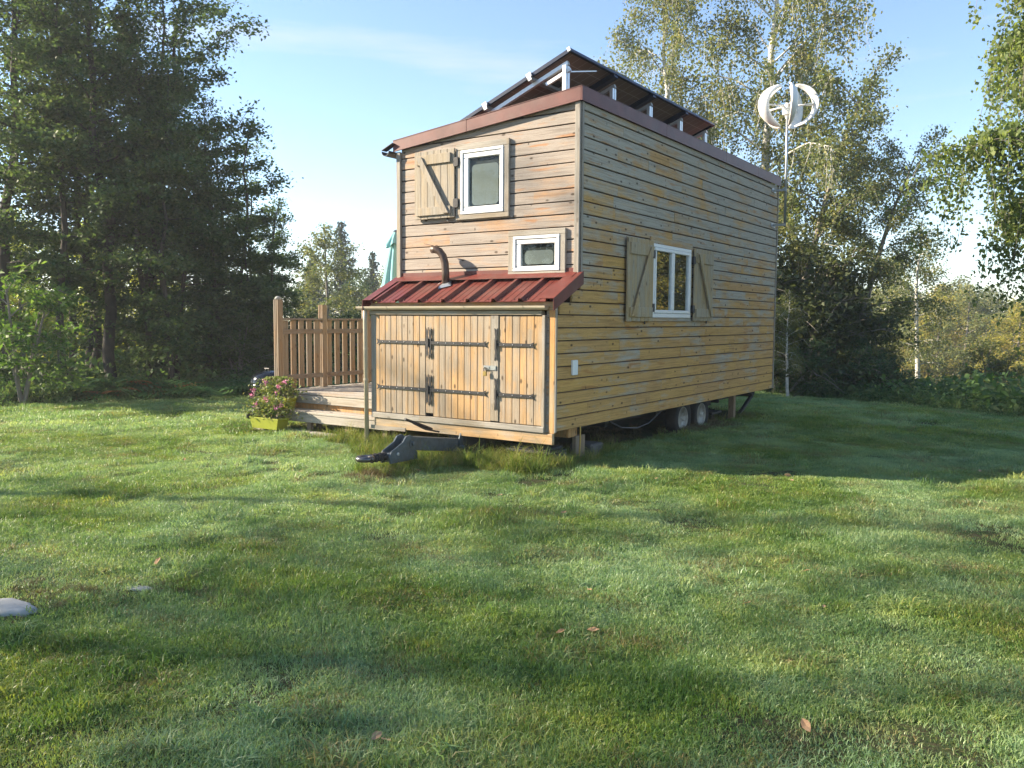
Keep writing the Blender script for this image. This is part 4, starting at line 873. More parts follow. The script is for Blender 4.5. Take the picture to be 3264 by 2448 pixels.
# alders along the edge of the lawn (u, D, kind, scale, turn)
AL = [(-10.0, 17.0, 'alder_a', .86, .3, 'leaf-dark alder cut by the picture edge, first of the alder row'),
      (-9.4, 18.8, 'alder_b', .92, 2.2, 'tall dark alder second from the picture edge in the row'),
      (-8.2, 17.4, 'alder_a', .84, 4.0, 'tall dense dark alder third from the picture edge in the row'),
      (-8.3, 19.6, 'alder_b', .88, 5.6, 'dark alder with a leaning forked trunk in the middle of the row'),
      (-7.3, 18.4, 'alder_c', .90, .2, 'lower twin-stemmed alder in front of the leaning forked alder'),
      (-7.3, 20.2, 'alder_c', .80, 1.9, 'alder whose crown slopes down towards the deck railing'),
      (-5.8, 19.6, 'alder_c', .52, 3.3, 'short bushy alder nearest to the deck railing post'),
      (-6.3, 21.8, 'alder_c', .72, 5.0, 'small alder at the low end of the row above the railing'),
      (-8.9, 16.9, 'alder_slim', .86, .4, 'slim-stemmed alder between the first and third trees of the row'),
      (-7.6, 17.6, 'alder_slim', .74, 2.9, 'slim alder with a bowed bare stem right of the dense third alder'),
      (-6.7, 18.9, 'alder_slim', .60, 5.1, 'short slim alder with a bare lower stem left of the railing'),
      (-7.0, 17.3, 'alder_slim', .62, 1.4, 'thin crooked alder stem at the front of the row'),
      (-7.9, 18.6, 'alder_c', .92, 4.1, 'bushy alder filling the gap behind the twin-stemmed one'),
      (-6.6, 19.4, 'alder_c', .80, 2.6, 'bushy alder sloping the row down towards the parasol'),
      (-10.1, 19.4, 'alder_slim', .9, 3.6, 'slim alder stem glimpsed behind the light green bush')]
for u, D, k, s, rz0, lb in AL:
    x, y = cp(u, D); plant('alder_tree', k, 'bark_dark', 'alder' if k != 'alder_b' else 'alder_b', x, y, lb, group='dark alders beside the lawn', s=s, rz_=rz0)
# the wood goes on unseen towards the sun; trees placed for shade and dapple
OFF = [(-15.5, -17.6, 'airy', 1.1, 3.0), (-11.4, -17.0, 'alder_b', 1.1, 4.0), (-8.6, -18.8, 'alder_a', 1.05, 1.3), (-5.0, -20.5, 'alder_a', 1.1, 5.3),
       (-27.5, -21.5, 'airy', 1.5, 2.0), (-18.6, -12.0, 'airy', 1.25, 4.2), (-17.2, -14.6, 'airy', 1.2, .8), (-25.0, -24.0, 'airy', 1.5, .6),
       (-22.5, -4.5, 'alder_c', 1.15, 1.7), (-20.0, -.5, 'alder_b', .85, 2.7), (-24.0, .5, 'alder_a', .85, 3.7)]
for x, y, k, s, rz0 in OFF:
    plant('alder_tree', k, 'bark_dark', 'alder_b', x, y, 'unseen tree of the same wood, added past the lawn edge for its shade', group='alders out of view', s=s, rz_=rz0)

# birches and shrubs behind the house
x, y = cp(6.1, 22.5); plant('birch_tree', 'birch_a', 'bark_birch', 'birch', x, y, 'tall yellow-green birch rising above the solar panels', group='birches behind the house', s=1.05, rz_=.6)
x, y = cp(4.9, 24.5); plant('birch_tree', 'birch_a', 'bark_birch', 'birch', x, y, 'slimmer birch top showing just beside the tall birch over the roof', group='birches behind the house', s=.98, rz_=3.4)
x, y = cp(7.2, 22.0); plant('birch_tree', 'birch_b', 'bark_grey', 'birch', x, y, 'mid-height birch behind the wind turbine pole', group='birches behind the house', s=1.0, rz_=-.6)
x, y = cp(8.5, 21.5); plant('birch_tree', 'birch_b', 'bark_grey', 'birch', x, y, 'thin-leaved tree spreading its branches into the open sky', group='birches behind the house', s=.80, rz_=-.2)
for u, D, s, rz0, lb in ((6.8, 20.0, 1.6, .3, 'tall dark shrub right behind the rear house corner'), (7.6, 20.5, 1.35, 2.0, 'broad dark shrub beside the rear house corner shrub'), (7.1, 22.5, 2.1, 4.0, 'largest dark shrub under the thin-leaved tree'), (8.3, 22.5, .95, 1.0, 'dark rounded shrub at the far end of the shrub bank'), (5.5, 20.5, 1.9, 5.0, 'dark shrub mostly hidden behind the house')):
    x, y = cp(u, D); plant('dark_shrub', 'bush', 'bark_grey', 'dark_shrub', x, y, lb, 'shrub', 'dark shrubs behind the house', s=s, rz_=rz0)
x, y = cp(5.95, 18.2); plant('birch_sapling', 'small_birch', 'bark_birch', 'birch', x, y, 'little white-stemmed birch at the lawn edge beside the house', group=None, s=.36, rz_=1.0)
x, y = cp(14.9, 31.0); plant('white_birch', 'small_birch', 'bark_birch', 'birch', x, y, 'slender white-trunked birch standing alone in the sunny hollow', s=1.05, rz_=.2)
x, y = cp(13.6, 34.0); plant('leaning_birch', 'small_birch', 'bark_birch', 'birch', x, y, 'leaning pale birch next to the slender white-trunked birch', s=.9, rz_=2.4).rotation_euler.x = .35
# brambles and shrubs along the far lawn edge
for u, D, s, rz0, mt, lb in ((6.6, 18.9, .62, .2, 'bramble', 'low dark bramble bush at the foot of the little birch'), (7.7, 19.2, .66, 2.0, 'bramble', 'wide dark bramble bush in the middle of the far lawn edge'), (8.7, 19.6, .60, 3.9, 'bramble', 'low bramble bush before the sunny hollow'),
                            (8.1, 20.9, .9, 1.0, 'birch', 'pale green bush behind the bramble bank'), (9.6, 23.5, .9, 4.4, 'birch', 'sunlit bush below the leaning birch'), (13.6, 24, 1.0, 2.7, 'birch', 'yellow-green bush near the picture edge beyond the ferns')):
    x, y = cp(u, D); plant('bush', 'bush', 'bark_grey', mt, x, y, lb, 'bush', s=s, rz_=rz0)
for u, D, s_, lb in ((-6.0, 18.6, .8, 'dark bush left of the railing post behind the ferns'), (-5.2, 19.6, .8, 'dark bush seen through the first railing slats'), (-4.2, 20.5, .85, 'dark bush seen through the railing by the downpipe'), (-3.3, 21.5, .9, 'dark bush behind the railing end')):
    x, y = cp(u, D); plant('understorey_bush', 'bush', 'bark_grey', 'alder', x, y, lb, 'bush', 'dark bushes under the alders', s=s_, rz_=u)
x, y = cp(-8.45, 14.6); plant('elder_bush', 'elder', 'bark_grey', 'shrub_light', x, y, 'light green drooping-leaved bush at the picture edge before the alders', 'bush', s=.92, rz_=.5)
# distant wood: right-hand valley and behind the alders
rg0 = np.random.default_rng(5)
FAR = []
for i in range(60):
    D = rg0.uniform(42, 92); u = D * rg0.uniform(.36, .80); x, y = cp(u, D); top = 1.13 + D * rg0.uniform(-.005, .058); FAR.append((u, D, (top - hz(x, y)) / 8.2))
for i, (u, D, s) in enumerate(FAR):
    x, y = cp(u, D); plant('valley_tree', 'wood_tree', 'bark_grey', ('yellowing', 'birch', 'yellowing', 'birch')[i % 4], x, y, 'sunlit yellow-green tree of the wood in the hollow beyond the lawn', group='trees of the wood in the hollow', s=s * 1.12, rz_=i * 1.3, sz=s)
for i in range(22):
    D = rg0.uniform(24, 38); u = D * rg0.uniform(-.66, -.33); x, y = cp(u, D); s = rg0.uniform(.35, .65)
    plant('glade_tree', 'wood_tree', 'bark_grey', 'glade', x, y, 'bright young tree glimpsed through the alder trunks', group='young trees behind the alders', s=s, rz_=i * .9)
for i in range(7):
    D = rg0.uniform(34, 46); u = D * (-.25 + .035 * i); x, y = cp(u, D); s = rg0.uniform(.55, .75)
    plant('broadleaf_tree', 'wood_tree', 'bark_grey', 'birch' if i % 2 else 'alder_b', x, y, 'mid-green tree in the belt seen over the deck railing', group='trees over the deck railing', s=s, rz_=i * 2.1)
# trees across the lawn, mirrored in the side window
for i, (x, y, s) in enumerate(((6.4, 13.8, .62), (8.6, 18.0, .85), (6.4, 19.0, .72), (10.6, 15.5, .7), (11.5, 22.0, 1.0), (8.4, 22.6, .95), (9.4, 20.0, 1.0), (7.6, 15.8, .7), (13.5, 19.0, 1.0), (12, 27, 1.2))):
    plant('autumn_tree', 'wood_tree', 'bark_grey', 'yellowing', x, y, 'yellowing tree out of view, mirrored in the side window', group='trees mirrored in the window', s=s, rz_=i * 1.7)
# conifers
def make_conifer(seed, H, Rr, n=34, per=30):
    rg = np.random.default_rng(seed); tb = NB(); tb.tube(np.array([[0, 0, 0], [0, 0, H * .5], [0, 0, H]]), [.16, .09, .015], 7); pts = []; Vs = []
    for i in range(n):
        t = (i + .5) / n; z = H * (.06 + .93 * t); Lr = Rr * (1 - t) ** .9 + .08; nb = 9
        for j in range(nb):
            az = 2 * np.pi * j / nb + i * .7 + rg.normal(0, .1); Lb = Lr * rg.uniform(.75, 1.12); d = np.array([np.cos(az), np.sin(az), -.28 + .7 * t]); b = np.array([0, 0, z]) + np.outer(np.linspace(0, 1, 4) * Lb, d); b[:, 2] += np.array([0, -.02, -.01, .08]) * Lb
            tb.tube(b, [.025, .018, .012, .005], 3); c = max(4, int(per * Lb / Rr)); s = rg.uniform(.1, 1, c) * 3; i0 = np.minimum(s.astype(int), 2); q = b[i0] + (b[i0 + 1] - b[i0]) * (s - i0)[:, None]; pts.append(q + rg.normal(0, .10, (c, 3)) * np.array([1, 1, .7]))
    V, F = leaf_quads(rg, np.concatenate(pts), .34, .11, .3, .5); return tb.mesh('trunk'), fast_mesh('crown', V, 4, F)
LIB['spruce'] = make_conifer(51, 9.0, 2.3)
for u, D, s, lb in ((-10.4, 52, 1.0, 'tallest pointed spruce seen over the deck railing'), (-9.0, 55, .86, 'smaller pointed spruce beside the folded parasol'), (-12.6, 54, .80, 'spruce half hidden by the low end of the alder row'), (-8.2, 50, .62, 'low spruce right against the parasol'), (-11.6, 49, .7, 'blunt spruce between the tallest spruce and the alders')):
    x, y = cp(u, D); plant('spruce_tree', 'spruce', 'bark_dark', 'spruce', x, y, lb, group='spruces beyond the deck', s=s, rz_=u)
for i in range(5):
    D = 75 + 6 * i; u = D * (.44 + .05 * i); x, y = cp(u, D); plant('ridge_spruce', 'spruce', 'bark_dark', 'spruce', x, y, 'far spruce on the hazy ridge behind the hollow', group='far spruces on the ridge', s=1.15, rz_=i)

# near weeping birch reaching in from beyond the picture's edge
def weeping():
    rg = np.random.default_rng(77); tb = NB(); tw = NB(); org = np.array([*cp(8.3, 9.6), 0.0]); org[2] = hz(org[0], org[1]) - .05
    def W_(u, D, z): return np.array([*cp(u, D), z]) - org
    tr = np.array([W_(8.3, 9.6, org[2]), W_(8.25, 9.6, 1.5), W_(8.1, 9.6, 3.5), W_(8.0, 9.6, 5.5), W_(7.9, 9.7, 8.0)]); tb.tube(tr, [.19, .16, .13, .09, .02], 9)
    limbs = [((8.1, 9.6, 3.4), (7.2, 9.3, 4.6), (6.2, 9.1, 4.9), (5.35, 9.0, 4.4)), ((8.1, 9.6, 3.0), (7.0, 9.0, 3.7), (5.7, 8.9, 3.35), (4.5, 8.9, 2.85)), ((8.0, 9.6, 4.5), (7.0, 9.4, 5.6), (6.0, 9.2, 5.9), (5.15, 9.1, 5.3)),
             ((8.15, 9.6, 2.4), (7.3, 9.2, 2.9), (6.3, 9.0, 2.8), (5.5, 9.0, 2.4)), ((8.1, 9.6, 4.0), (7.4, 10.3, 5.0), (6.6, 10.6, 5.0), (5.9, 10.6, 4.4)), ((8.2, 9.6, 2.0), (7.6, 9.8, 2.5), (7.0, 10.0, 2.4), (6.3, 10.0, 1.9)),
             ((8.0, 9.6, 4.8), (7.0, 9.0, 6.4), (5.8, 8.6, 6.4), (4.6, 8.6, 5.6)), ((8.1, 9.6, 2.6), (7.2, 9.3, 3.1), (6.2, 9.1, 3.0), (5.25, 9.0, 2.25)), ((8.1, 9.6, 2.2), (7.5, 9.3, 2.6), (6.8, 9.2, 2.5), (6.0, 9.1, 1.8)), ((8.1, 9.6, 3.6), (7.0, 9.3, 4.9), (6.0, 9.1, 5.0), (5.2, 9.1, 3.9)), ((8.0, 9.6, 5.2), (9, 9.0, 6.4), (10, 8.6, 6.4), (11, 8.6, 5.2)), ((8.1, 9.6, 3.6), (8.8, 10.6, 4.9), (9.4, 11.5, 4.9), (10, 12.2, 4)), ((8.1, 9.6, 3.2), (8.6, 8.6, 4.4), (9, 7.6, 4.4), (9.3, 6.8, 3.5))]
    dens = [1.4, 1.5, 1.3, 1.3, 1.1, 1.4, .2, 1.3, 1.3, 1.3, .6, .6, .6]; pts = []
    for L_, dn in zip(limbs, dens):
        c = np.array([W_(*p) for p in L_]); t = np.linspace(0, 1, 12)[:, None]; b = ((1 - t) ** 3) * c[0] + 3 * t * (1 - t) ** 2 * c[1] + 3 * t * t * (1 - t) * c[2] + t ** 3 * c[3]; tb.tube(b, np.linspace(.05, .008, 12), 6)
        for j in range(int(72 * dn)):
            s = rg.uniform(.22, 1.0) * 11; i0 = min(int(s), 10); q = b[i0] + (b[i0 + 1] - b[i0]) * (s - i0); Ld = rg.uniform(.35, 1.25); dr = np.array([rg.normal(0, .34), rg.normal(0, .34), 0.0])
            k = 6; tt = np.linspace(0, 1, k)[:, None]; sr = q + dr * np.sqrt(tt) * .8 + np.array([0, 0, -1]) * Ld * tt ** 1.4 + np.array([0, 0, .12]) * np.sin(tt * 3.1); tw.tube(sr, np.linspace(.005, .002, k), 3)
            n = int(Ld * 150); s2 = rg.uniform(0.05, 1, n) * (k - 1); i1 = np.minimum(s2.astype(int), k - 2); pp = sr[i1] + (sr[i1 + 1] - sr[i1]) * (s2 - i1)[:, None]; pts.append(pp + rg.normal(0, .055, (n, 3)))
    V, F = leaf_quads(rg, np.concatenate(pts), .048, .037, .0, 1.2); return org, tb.mesh('trunk'), fast_mesh('crown', V, 4, F), tw.mesh('twigs')
org, tm, cm, wm = weeping(); wb = empty('weeping_birch', tuple(org), 'near weeping birch hanging its leafy branches into the upper corner', 'tree'); link('trunk', tm, 'bark_birch', wb); link('crown', cm, 'birch_near', wb); link('twigs', wm, 'bark_grey', wb)

# ------------------------------------------------------------------ ferns
def fern_mesh(seed, n=13, Lf=.75):
    rg = np.random.default_rng(seed); V = []; F = []; 
    for i in range(n):
        az = i * 2.4 + rg.normal(0, .2); el = rg.uniform(.5, 1.2); L_ = Lf * rg.uniform(.7, 1.15); k = 12; d = np.array([np.cos(az), np.sin(az), 0]); sd_ = np.array([-d[1], d[0], 0])
        for j in range(1, k + 1):
            t = j / k; p = d * L_ * (t * np.cos(el) + .35 * t * t) + np.array([0, 0, L_ * (t * np.sin(el) - .55 * t * t)]); w = L_ * .26 * np.sin(np.pi * min(1, .16 + t * .84)) ** .8 + .01; h = L_ / k * .42
            for s in (-1, 1):
                q = p + sd_ * s * w + d * w * .35 + np.array([0, 0, -.25 * w]); b = len(V); V += [p - d * h, p + (q - p) * .55 - d * h * .9, q, p + (q - p) * .5 + d * h * .9]; F += [b, b + 1, b + 2, b + 3]
    return fast_mesh('fern', np.array(V), 4, F)
FM = [fern_mesh(s) for s in (1, 2, 3)]
def fern(x, y, s, mt, label, grp, i):
    o = bpy.data.objects.new('fern', FM[i % 3]); COL.objects.link(o); o.location = (x, y, hz(x, y) - .02); o.scale = (s, s, s); o.rotation_euler.z = i * 1.7
    if not FM[i % 3].materials: FM[i % 3].materials.append(None)
    o.material_slots[0].link = 'OBJECT'; o.material_slots[0].material = M[mt]; tag(o, label, 'fern', grp)
rg1 = np.random.default_rng(9)
for i in range(26):
    u = -8.3 + i * .19 + rg1.normal(0, .06); D = 15.6 + .03 * i + rg1.uniform(0, .9); x, y = cp(u, D); br = i in (6, 7, 12, 17, 3)
    fern(x, y, rg1.uniform(.95, 1.5) * (.85 if br else 1), 'fern_brown' if br else 'fern_green', 'rust-brown dying bracken fern at the foot of the alders' if br else 'green bracken fern at the foot of the alders', 'brown ferns under the alders' if br else 'green ferns under the alders', i)
for i in range(12):
    u = 9.3 + rg1.uniform(0, 2.0); D = 20.3 + rg1.uniform(-.6, 1.6) + (u - 9.3) * -.9; x, y = cp(u, D); fern(x, y, rg1.uniform(.9, 1.3), 'fern_bright', 'bright green fern in the clump below the white-trunked birch', 'bright ferns at the far lawn edge', i)

# ------------------------------------------------------------------ grass
def blades(seed, n, rad, h, w, lean, splay=1.0):
    rg = np.random.default_rng(seed); r = rad * np.sqrt(rg.uniform(0, 1, n)); a = rg.uniform(0, 6.283, n); P = np.stack([r * np.cos(a), r * np.sin(a), np.zeros(n)], -1)
    hh = h * rg.uniform(.45, 1.2, n) * (1 - .35 * (r / rad) ** 2); az = rg.uniform(0, 6.283, n); d = np.stack([np.cos(az), np.sin(az), 0 * az], -1); ln = lean * rg.uniform(.2, 1.3, n); f = rg.uniform(0, 6.283, n); sd_ = np.stack([np.cos(f), np.sin(f), 0 * f], -1) * (w * rg.uniform(.7, 1.3, n))[:, None] * .5
    up = np.array([0, 0, 1.0]); m1 = P + d * (ln * hh * .35)[:, None] + up * (hh * .62)[:, None]; tp = P + d * (ln * hh)[:, None] + up * (hh * (1 - .25 * ln))[:, None]
    V = np.stack([P - sd_, P + sd_, m1 + sd_ * .8, m1 - sd_ * .8, tp + sd_ * .12, tp - sd_ * .12], 1).reshape(-1, 3) - np.array([0, 0, .006]); b = np.arange(n)[:, None] * 6
    F = (b + np.array([[0, 1, 2, 3, 3, 2, 4, 5]])).reshape(-1); return fast_mesh('turf', V, 4, F)
def grassmat():
    m, t, b = newmat('grass'); lk = t.links.new; ge = N(t, 'ShaderNodeNewGeometry'); oi = N(t, 'ShaderNodeObjectInfo')
    n1 = N(t, 'ShaderNodeTexNoise', Scale=1.3, Detail=6.0, Roughness=.68); n2 = N(t, 'ShaderNodeTexNoise', Scale=.7, Detail=7.0, Roughness=.68); n3 = N(t, 'ShaderNodeTexNoise', Scale=1.9, Detail=5.0, Roughness=.62)
    mp2 = N(t, 'ShaderNodeMapping'); mp2.inputs['Location'].default_value = (13, 7, 3); lk(ge.outputs['Position'], mp2.inputs['Vector'])
    lk(ge.outputs['Position'], n1.inputs['Vector']); lk(mp2.outputs[0], n2.inputs['Vector']); lk(mp2.outputs[0], n3.inputs['Vector'])
    f = math_(t, 'ADD', n1.outputs['Fac'], math_(t, 'MULTIPLY', math_(t, 'SUBTRACT', ge.outputs['Random Per Island'], .5), .28))
    c = ramp(t, f, [(.30, (.105, .200, .045)), (.48, (.160, .255, .058)), (.62, (.225, .285, .070)), (.78, (.32, .29, .10))])
    dw = ramp(t, n2.outputs['Fac'], [(.40, (0, 0, 0)), (.60, (.72,) * 3)]); c = mixc(t, dw, c, (.33, .45, .31))
    dr = ramp(t, math_(t, 'ADD', n3.outputs['Fac'], math_(t, 'MULTIPLY', math_(t, 'SUBTRACT', ge.outputs['Random Per Island'], .5), .3)), [(.59, (0, 0, 0)), (.70, (.8,) * 3)]); c = mixc(t, dr, c, (.24, .175, .095))
    tv = ramp(t, oi.outputs['Random'], [(0.0, (.62, .74, .60)), (.35, (.95, 1.0, .85)), (.7, (1.12, 1.08, .95)), (1.0, (1.55, 1.32, 1.0))]); c = mixc(t, 1.0, c, tv, 'MULTIPLY')
    lk(c, b.inputs['Base Color']); b.inputs['Roughness'].default_value = .42; b.inputs['Specular IOR Level'].default_value = .45
    tr = N(t, 'ShaderNodeBsdfTranslucent'); lk(mixc(t, 1.0, c, (1.3, 1.35, .7), 'MULTIPLY'), tr.inputs['Color']); ms = N(t, 'ShaderNodeMixShader'); ms.inputs[0].default_value = .38
    lk(b.outputs[0], ms.inputs[1]); lk(tr.outputs[0], ms.inputs[2]); lk(ms.outputs[0], t.nodes['Material Output'].inputs['Surface']); return m
M['grass'] = grassmat(); M['straw'] = leafmat('straw', [(.10, .085, .045), (.16, .125, .065), (.24, .19, .11)], .2, nscale=5)
M['tall_grass'] = leafmat('tall_grass', [(.08, .15, .03), (.15, .22, .045), (.24, .25, .075), (.34, .29, .13)], .4, nscale=4)
M['weed'] = leafmat('weed', [(.06, .12, .045), (.11, .19, .065), (.20, .23, .09)], .4, nscale=3)
def tuft_collection(name, meshes, mat):
    c = bpy.data.collections.new(name)
    for i, me in enumerate(meshes):
        me.materials.append(M[mat]); o = bpy.data.objects.new(f'{name}_{i:02d}', me); c.objects.link(o)
    return c
def scatter(name, coll, P, idx, rot, scl, label, cat):
    me = bpy.data.meshes.new(name); me.vertices.add(len(P)); me.vertices.foreach_set('co', np.asarray(P, np.float32).ravel())
    a = me.attributes.new('idx', 'INT', 'POINT'); a.data.foreach_set('value', np.asarray(idx, np.int32))
    a = me.attributes.new('rot', 'FLOAT_VECTOR', 'POINT'); a.data.foreach_set('vector', np.asarray(rot, np.float32).ravel())
    a = me.attributes.new('scl', 'FLOAT_VECTOR', 'POINT'); a.data.foreach_set('vector', np.asarray(scl, np.float32).ravel())
    o = link(name, me); g = bpy.data.node_groups.new(name, 'GeometryNodeTree')
    g.interface.new_socket('Geometry', in_out='INPUT', socket_type='NodeSocketGeometry'); g.interface.new_socket('Geometry', in_out='OUTPUT', socket_type='NodeSocketGeometry')
    gi = g.nodes.new('NodeGroupInput'); go = g.nodes.new('NodeGroupOutput'); ci = g.nodes.new('GeometryNodeCollectionInfo'); ci.inputs['Collection'].default_value = coll; ci.inputs['Separate Children'].default_value = True; ci.inputs['Reset Children'].default_value = True
    ip = g.nodes.new('GeometryNodeInstanceOnPoints'); ip.inputs['Pick Instance'].default_value = True; lk = g.links.new
    def na(n, ty): q = g.nodes.new('GeometryNodeInputNamedAttribute'); q.data_type = ty; q.inputs['Name'].default_value = n; return q.outputs['Attribute']
    e = g.nodes.new('FunctionNodeEulerToRotation'); lk(na('rot', 'FLOAT_VECTOR'), e.inputs[0])
    lk(gi.outputs[0], ip.inputs['Points']); lk(ci.outputs[0], ip.inputs['Instance']); lk(na('idx', 'INT'), ip.inputs['Instance Index']); lk(e.outputs[0], ip.inputs['Rotation']); lk(na('scl', 'FLOAT_VECTOR'), ip.inputs['Scale']); lk(ip.outputs[0], go.inputs[0])
    md = o.modifiers.new('scatter', 'NODES'); md.node_group = g; tag(o, label, cat, kind='stuff'); return o
# turf: near patches fine, far patches coarser
TM = [blades(100 + i, 240, .16, .031, .0034, 1.0) for i in range(3)] + [blades(110 + i, 210, .15, .046, .0036, 1.1) for i in range(3)] + [blades(120, 90, .16, .028, .0034, 1.0)] + [blades(130 + i, 260, .30, .048, .0075, .9) for i in range(3)] + [blades(140, 120, .11, .070, .0042, 1.2)] + [blades(150 + i, 80, .055, .060, .0042, 1.3) for i in range(4)]
tc_ = tuft_collection('turf', TM, 'grass')
rg2 = np.random.default_rng(12)
def noise2(x, y, s, seed):
    r = np.random.default_rng(seed); v = 0
    for i in range(7):
        k = r.normal(0, 1, 2); k = k / np.hypot(*k) * s * r.uniform(.6, 1.7); v = v + np.sin(k[0] * x + k[1] * y + r.uniform(0, 6.28))
    return v / 3.0
def camrel(x, y):
    dx, dy = x - CAM.x, y - CAM.y; return dx * -.564 + dy * .826, dx * .826 + dy * .564
stones_xy = [(-.12, -5.66, .22, .14), (.14, -5.10, .13, .08)]
def field(n, dmin, dmax, near):
    D = np.sqrt(rg2.uniform(dmin ** 2, dmax ** 2, n)); u = D * rg2.uniform(-.80, .80, n); x = CAM.x + D * -.564 + u * .826; y = CAM.y + D * .826 + u * .564
    k = inside(x, y) & (edge_dist(x, y) > .05)
    house_k = (x > -2.4) & (x < -.15) & (y > -.38) & (y < 6.4); deck_k = (x > -5.0) & (x < -2.4) & (y > .0) & (y < 5)
    k &= ~house_k & ~deck_k
    for sx_, sy_, a, b in stones_xy: k &= ((x - sx_) / a) ** 2 + ((y - sy_) / b) ** 2 > 1
    bare = noise2(x, y, 2.1, 4) + .5 * noise2(x, y, 5.2, 6); k &= ~((bare > .98) & (rg2.uniform(0, 1, n) < .82))
    x, y = x[k], y[k]; n = len(x); tall = noise2(x, y, 2.6, 8) + .6 * noise2(x, y, 6.0, 9); thin = noise2(x, y, 1.7, 15)
    if near:
        idx = rg2.integers(0, 3, n); q = tall > .45; idx[q] = 3 + rg2.integers(0, 3, q.sum()); q = (thin > .75) & (rg2.uniform(0, 1, n) < .6); idx[q] = 6; q = (tall > 1.05) & (rg2.uniform(0, 1, n) < .30); idx[q] = 10
    else: idx = 7 + rg2.integers(0, 3, n)
    s = rg2.uniform(.8, 1.2, n) * (1 + .22 * np.clip(tall, -1, 1)); P = np.stack([x, y, hgt(x, y)], -1); rot = np.stack([rg2.normal(0, .08, n), rg2.normal(0, .08, n), rg2.uniform(0, 6.28, n)], -1)
    sc_ = np.stack([rg2.uniform(.85, 1.2, n), rg2.uniform(.85, 1.2, n), s], -1); return P, idx, rot, sc_
def clumps(n, dmin, dmax, k):
    P, idx, rot, sc_ = field(n, dmin, dmax, True); q = noise2(P[:, 0], P[:, 1], 3.2, 21) + .7 * noise2(P[:, 0], P[:, 1], 7.5, 22) > .25; m_ = q.sum()
    return P[q], 11 + rg2.integers(0, 4, m_), rot[q], np.repeat((k * rg2.uniform(.6, 1.25, m_) * rg2.choice((1, 1, 1, 1.5), m_))[:, None], 3, 1)
A = field(9500, 1.2, 6.5, True); B = field(15000, 6.3, 11.5, True); C_ = field(11000, 11.0, 23.0, False); E_ = clumps(9000, 1.5, 7.5, .85); G_ = clumps(9000, 7.0, 14.0, 1.05)
scatter('grass', tc_, *[np.concatenate(z) for z in zip(A, B, C_, E_, G_)], 'short dewy lawn grass', 'grass')
# unmown grass round the drawbar, under the house edges and at the steps
TG = [blades(200 + i, 60, .09, .20, .005, .9) for i in range(3)] + [blades(210 + i, 46, .07, .30, .005, 1.0) for i in range(2)]
tg = tuft_collection('tall_tuft', TG, 'tall_grass'); pts = []
def strip(x0, x1, y0, y1, n, s0, s1):
    x = rg2.uniform(x0, x1, n); y = rg2.uniform(y0, y1, n); pts.append(np.stack([x, y, rg2.uniform(s0, s1, n)], -1))
strip(-2.4, .0, -.95, -.42, 150, .5, 1.0); strip(-1.6, -.85, -1.75, -.8, 60, .45, .9); strip(-.9, .15, -.9, -.3, 50, .7, 1.2); strip(-.25, .15, -.3, .9, 45, .4, .9); strip(-3.2, -2.3, -.55, -.1, 60, .5, 1.0); strip(-4.9, -2.6, -.40, -.20, 40, .3, .55); strip(-4.6, -2.6, .0, .12, 60, .4, .7); strip(-.2, .10, .9, 3.0, 25, .3, .6); strip(-.3, .25, 4.8, 5.7, 25, .4, .7)
Q = np.concatenate(pts); n = len(Q); P = np.stack([Q[:, 0], Q[:, 1], hgt(Q[:, 0], Q[:, 1])], -1)
scatter('tall_grass', tg, P, rg2.integers(0, 5, n), np.stack([rg2.normal(0, .2, n), rg2.normal(0, .2, n), rg2.uniform(0, 6.28, n)], -1), np.repeat(Q[:, 2:3], 3, 1), 'long unmown grass round the drawbar and house edge', 'grass')
TS = [blades(220 + i, 70, .12, .12, .005, 1.5) for i in range(2)]; ts = tuft_collection('straw_tuft', TS, 'straw'); pts = []
strip(-.35, .15, 2.95, 4.5, 110, .5, 1.0); strip(-.3, .1, 5.0, 5.8, 35, .5, .9); strip(-1.45, -1.0, -2.05, -1.5, 35, .5, .9); strip(-.35, .05, -.55, .1, 40, .5, .9); strip(-2.2, -.3, .0, 3.0, 120, .5, .9); strip(-5.4, -4.8, -.45, -.1, 25, .4, .7)
strip(-.45, .15, -5.55, -5.30, 30, .22, .42); strip(.05, .75, -5.05, -4.75, 40, .2, .42)
Q = np.concatenate(pts); n = len(Q); P = np.stack([Q[:, 0], Q[:, 1], hgt(Q[:, 0], Q[:, 1])], -1)
scatter('dead_grass', ts, P, rg2.integers(0, 2, n), np.stack([rg2.normal(0, .3, n), rg2.normal(0, .3, n), rg2.uniform(0, 6.28, n)], -1), np.repeat(Q[:, 2:3], 3, 1), 'brown dead grass round the wheels and stones', 'grass')
# weeds along the edge of the lawn
def weed(seed):
    rg = np.random.default_rng(seed); n = 150; P = np.stack([rg.normal(0, .16, n), rg.normal(0, .16, n), rg.uniform(.02, .42, n) * rg.uniform(.4, 1, n)], -1); V, F = leaf_quads(rg, P, .075, .04, .6, .2); return fast_mesh('weed', V, 4, F)
wc = tuft_collection('weed', [weed(i) for i in range(4)] + [blades(230 + i, 60, .12, .42, .010, .8) for i in range(2)], 'weed')
pts = []
per = [(LAWN[i], LAWN[(i + 1) % len(LAWN)]) for i in range(0, 10)]
for a, b in per:
    m_ = int(np.hypot(*(b - a)) * 26); t = rg2.uniform(0, 1, m_); q = a + (b - a) * t[:, None]; nr = np.array([b[1] - a[1], -(b[0] - a[0])]); nr = -nr / np.hypot(*nr)
    q = q + nr * rg2.uniform(-.25, 1.5, m_)[:, None]; pts.append(q)
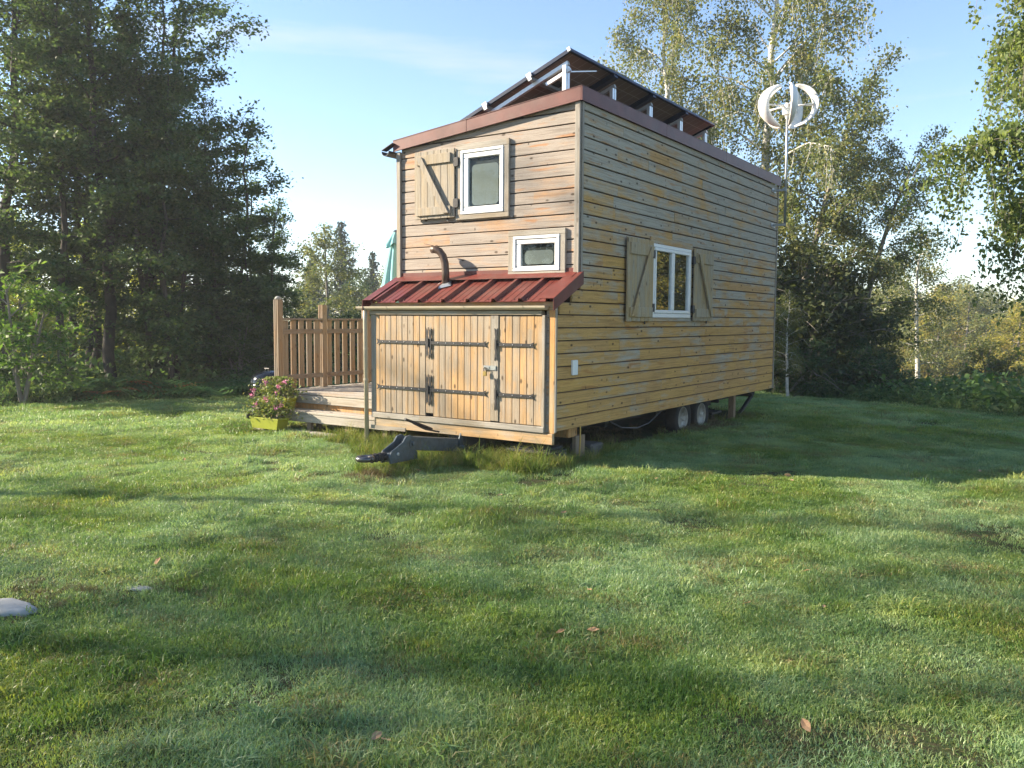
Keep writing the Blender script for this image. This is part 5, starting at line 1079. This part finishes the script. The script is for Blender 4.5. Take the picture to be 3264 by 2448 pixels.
Q = np.concatenate(pts); n = len(Q); P = np.stack([Q[:, 0], Q[:, 1], hgt(Q[:, 0], Q[:, 1]) - .02], -1); s = rg2.uniform(.5, 1.15, n) * np.clip(.35 - 1.2 * edge_dist(Q[:, 0], Q[:, 1]), .4, 1.1)
scatter('weeds', wc, P, rg2.integers(0, 6, n), np.stack([rg2.normal(0, .1, n), rg2.normal(0, .1, n), rg2.uniform(0, 6.28, n)], -1), np.repeat(s[:, None], 3, 1), 'ragged weeds along the edge of the lawn', 'weeds')
# undergrowth filling the wood floor
n = 5200; D = np.sqrt(rg2.uniform(15 ** 2, 60 ** 2, n)); u = D * rg2.uniform(-.85, .95, n); x = CAM.x + D * -.564 + u * .826; y = CAM.y + D * .826 + u * .564; k = edge_dist(x, y) < -.9; x, y = x[k], y[k]; n = len(x)
s = rg2.uniform(1.0, 2.6, n)
scatter('undergrowth', wc, np.stack([x, y, hgt(x, y) - .03], -1), rg2.integers(0, 4, n), np.stack([0 * x, 0 * x, rg2.uniform(0, 6.28, n)], -1), np.repeat(s[:, None], 3, 1), 'tangled undergrowth on the floor of the wood', 'undergrowth')

# ------------------------------------------------------------------ fallen leaves on the lawn
def dry_leaf():
    mb = MB(); s = .05; pts = [(-1, 0, 0), (-.45, .42, .12), (.1, .5, .2), (.6, .28, .1), (1.05, 0, .22), (.6, -.3, .16), (.1, -.5, .1), (-.45, -.4, .2)]
    mb.v = [(x * s, y * s, z * s) for x, y, z in pts] + [(0, 0, .02 * s)]; mb.f = [(i, (i + 1) % 8, 8) for i in range(8)]; return mb.mesh('fallen_leaf')
DL = dry_leaf(); DL.materials.append(M['dry_leaf'])
for i in range(26):
    D = rg2.uniform(2.8, 9.0); u = D * rg2.uniform(-.55, .58); x = CAM.x + D * -.564 + u * .826; y = CAM.y + D * .826 + u * .564
    if -2.6 < x < .2 and y > -1: continue
    o = bpy.data.objects.new('fallen_leaf', DL); COL.objects.link(o); o.location = (x, y, hz(x, y) + .035); s = rg2.uniform(.35, .75); o.scale = (s, s, s); o.rotation_euler = (rg2.normal(0, .3), rg2.normal(0, .3), rg2.uniform(0, 6.28))
    tag(o, 'small dry brown fallen leaf lying on the lawn', 'leaf', 'fallen leaves on the lawn')

# ------------------------------------------------------------------ morning haze
hb = MB().box(-345, 345, -345, 345, -12.0, 16.5).build('haze', None); hb.data.materials.clear()
hm = bpy.data.materials.new('haze'); hm.use_nodes = True; ht = hm.node_tree; ht.nodes.clear()
ho = ht.nodes.new('ShaderNodeOutputMaterial'); hv = ht.nodes.new('ShaderNodeVolumePrincipled'); hv.inputs['Color'].default_value = (.95, .97, 1, 1); hv.inputs['Density'].default_value = 0.0014; hv.inputs['Anisotropy'].default_value = 0.3
ht.links.new(hv.outputs[0], ho.inputs['Volume']); hb.data.materials.append(hm); hb['kind'] = 'stuff'; hb['label'] = 'thin morning haze over the lawn and hollow'
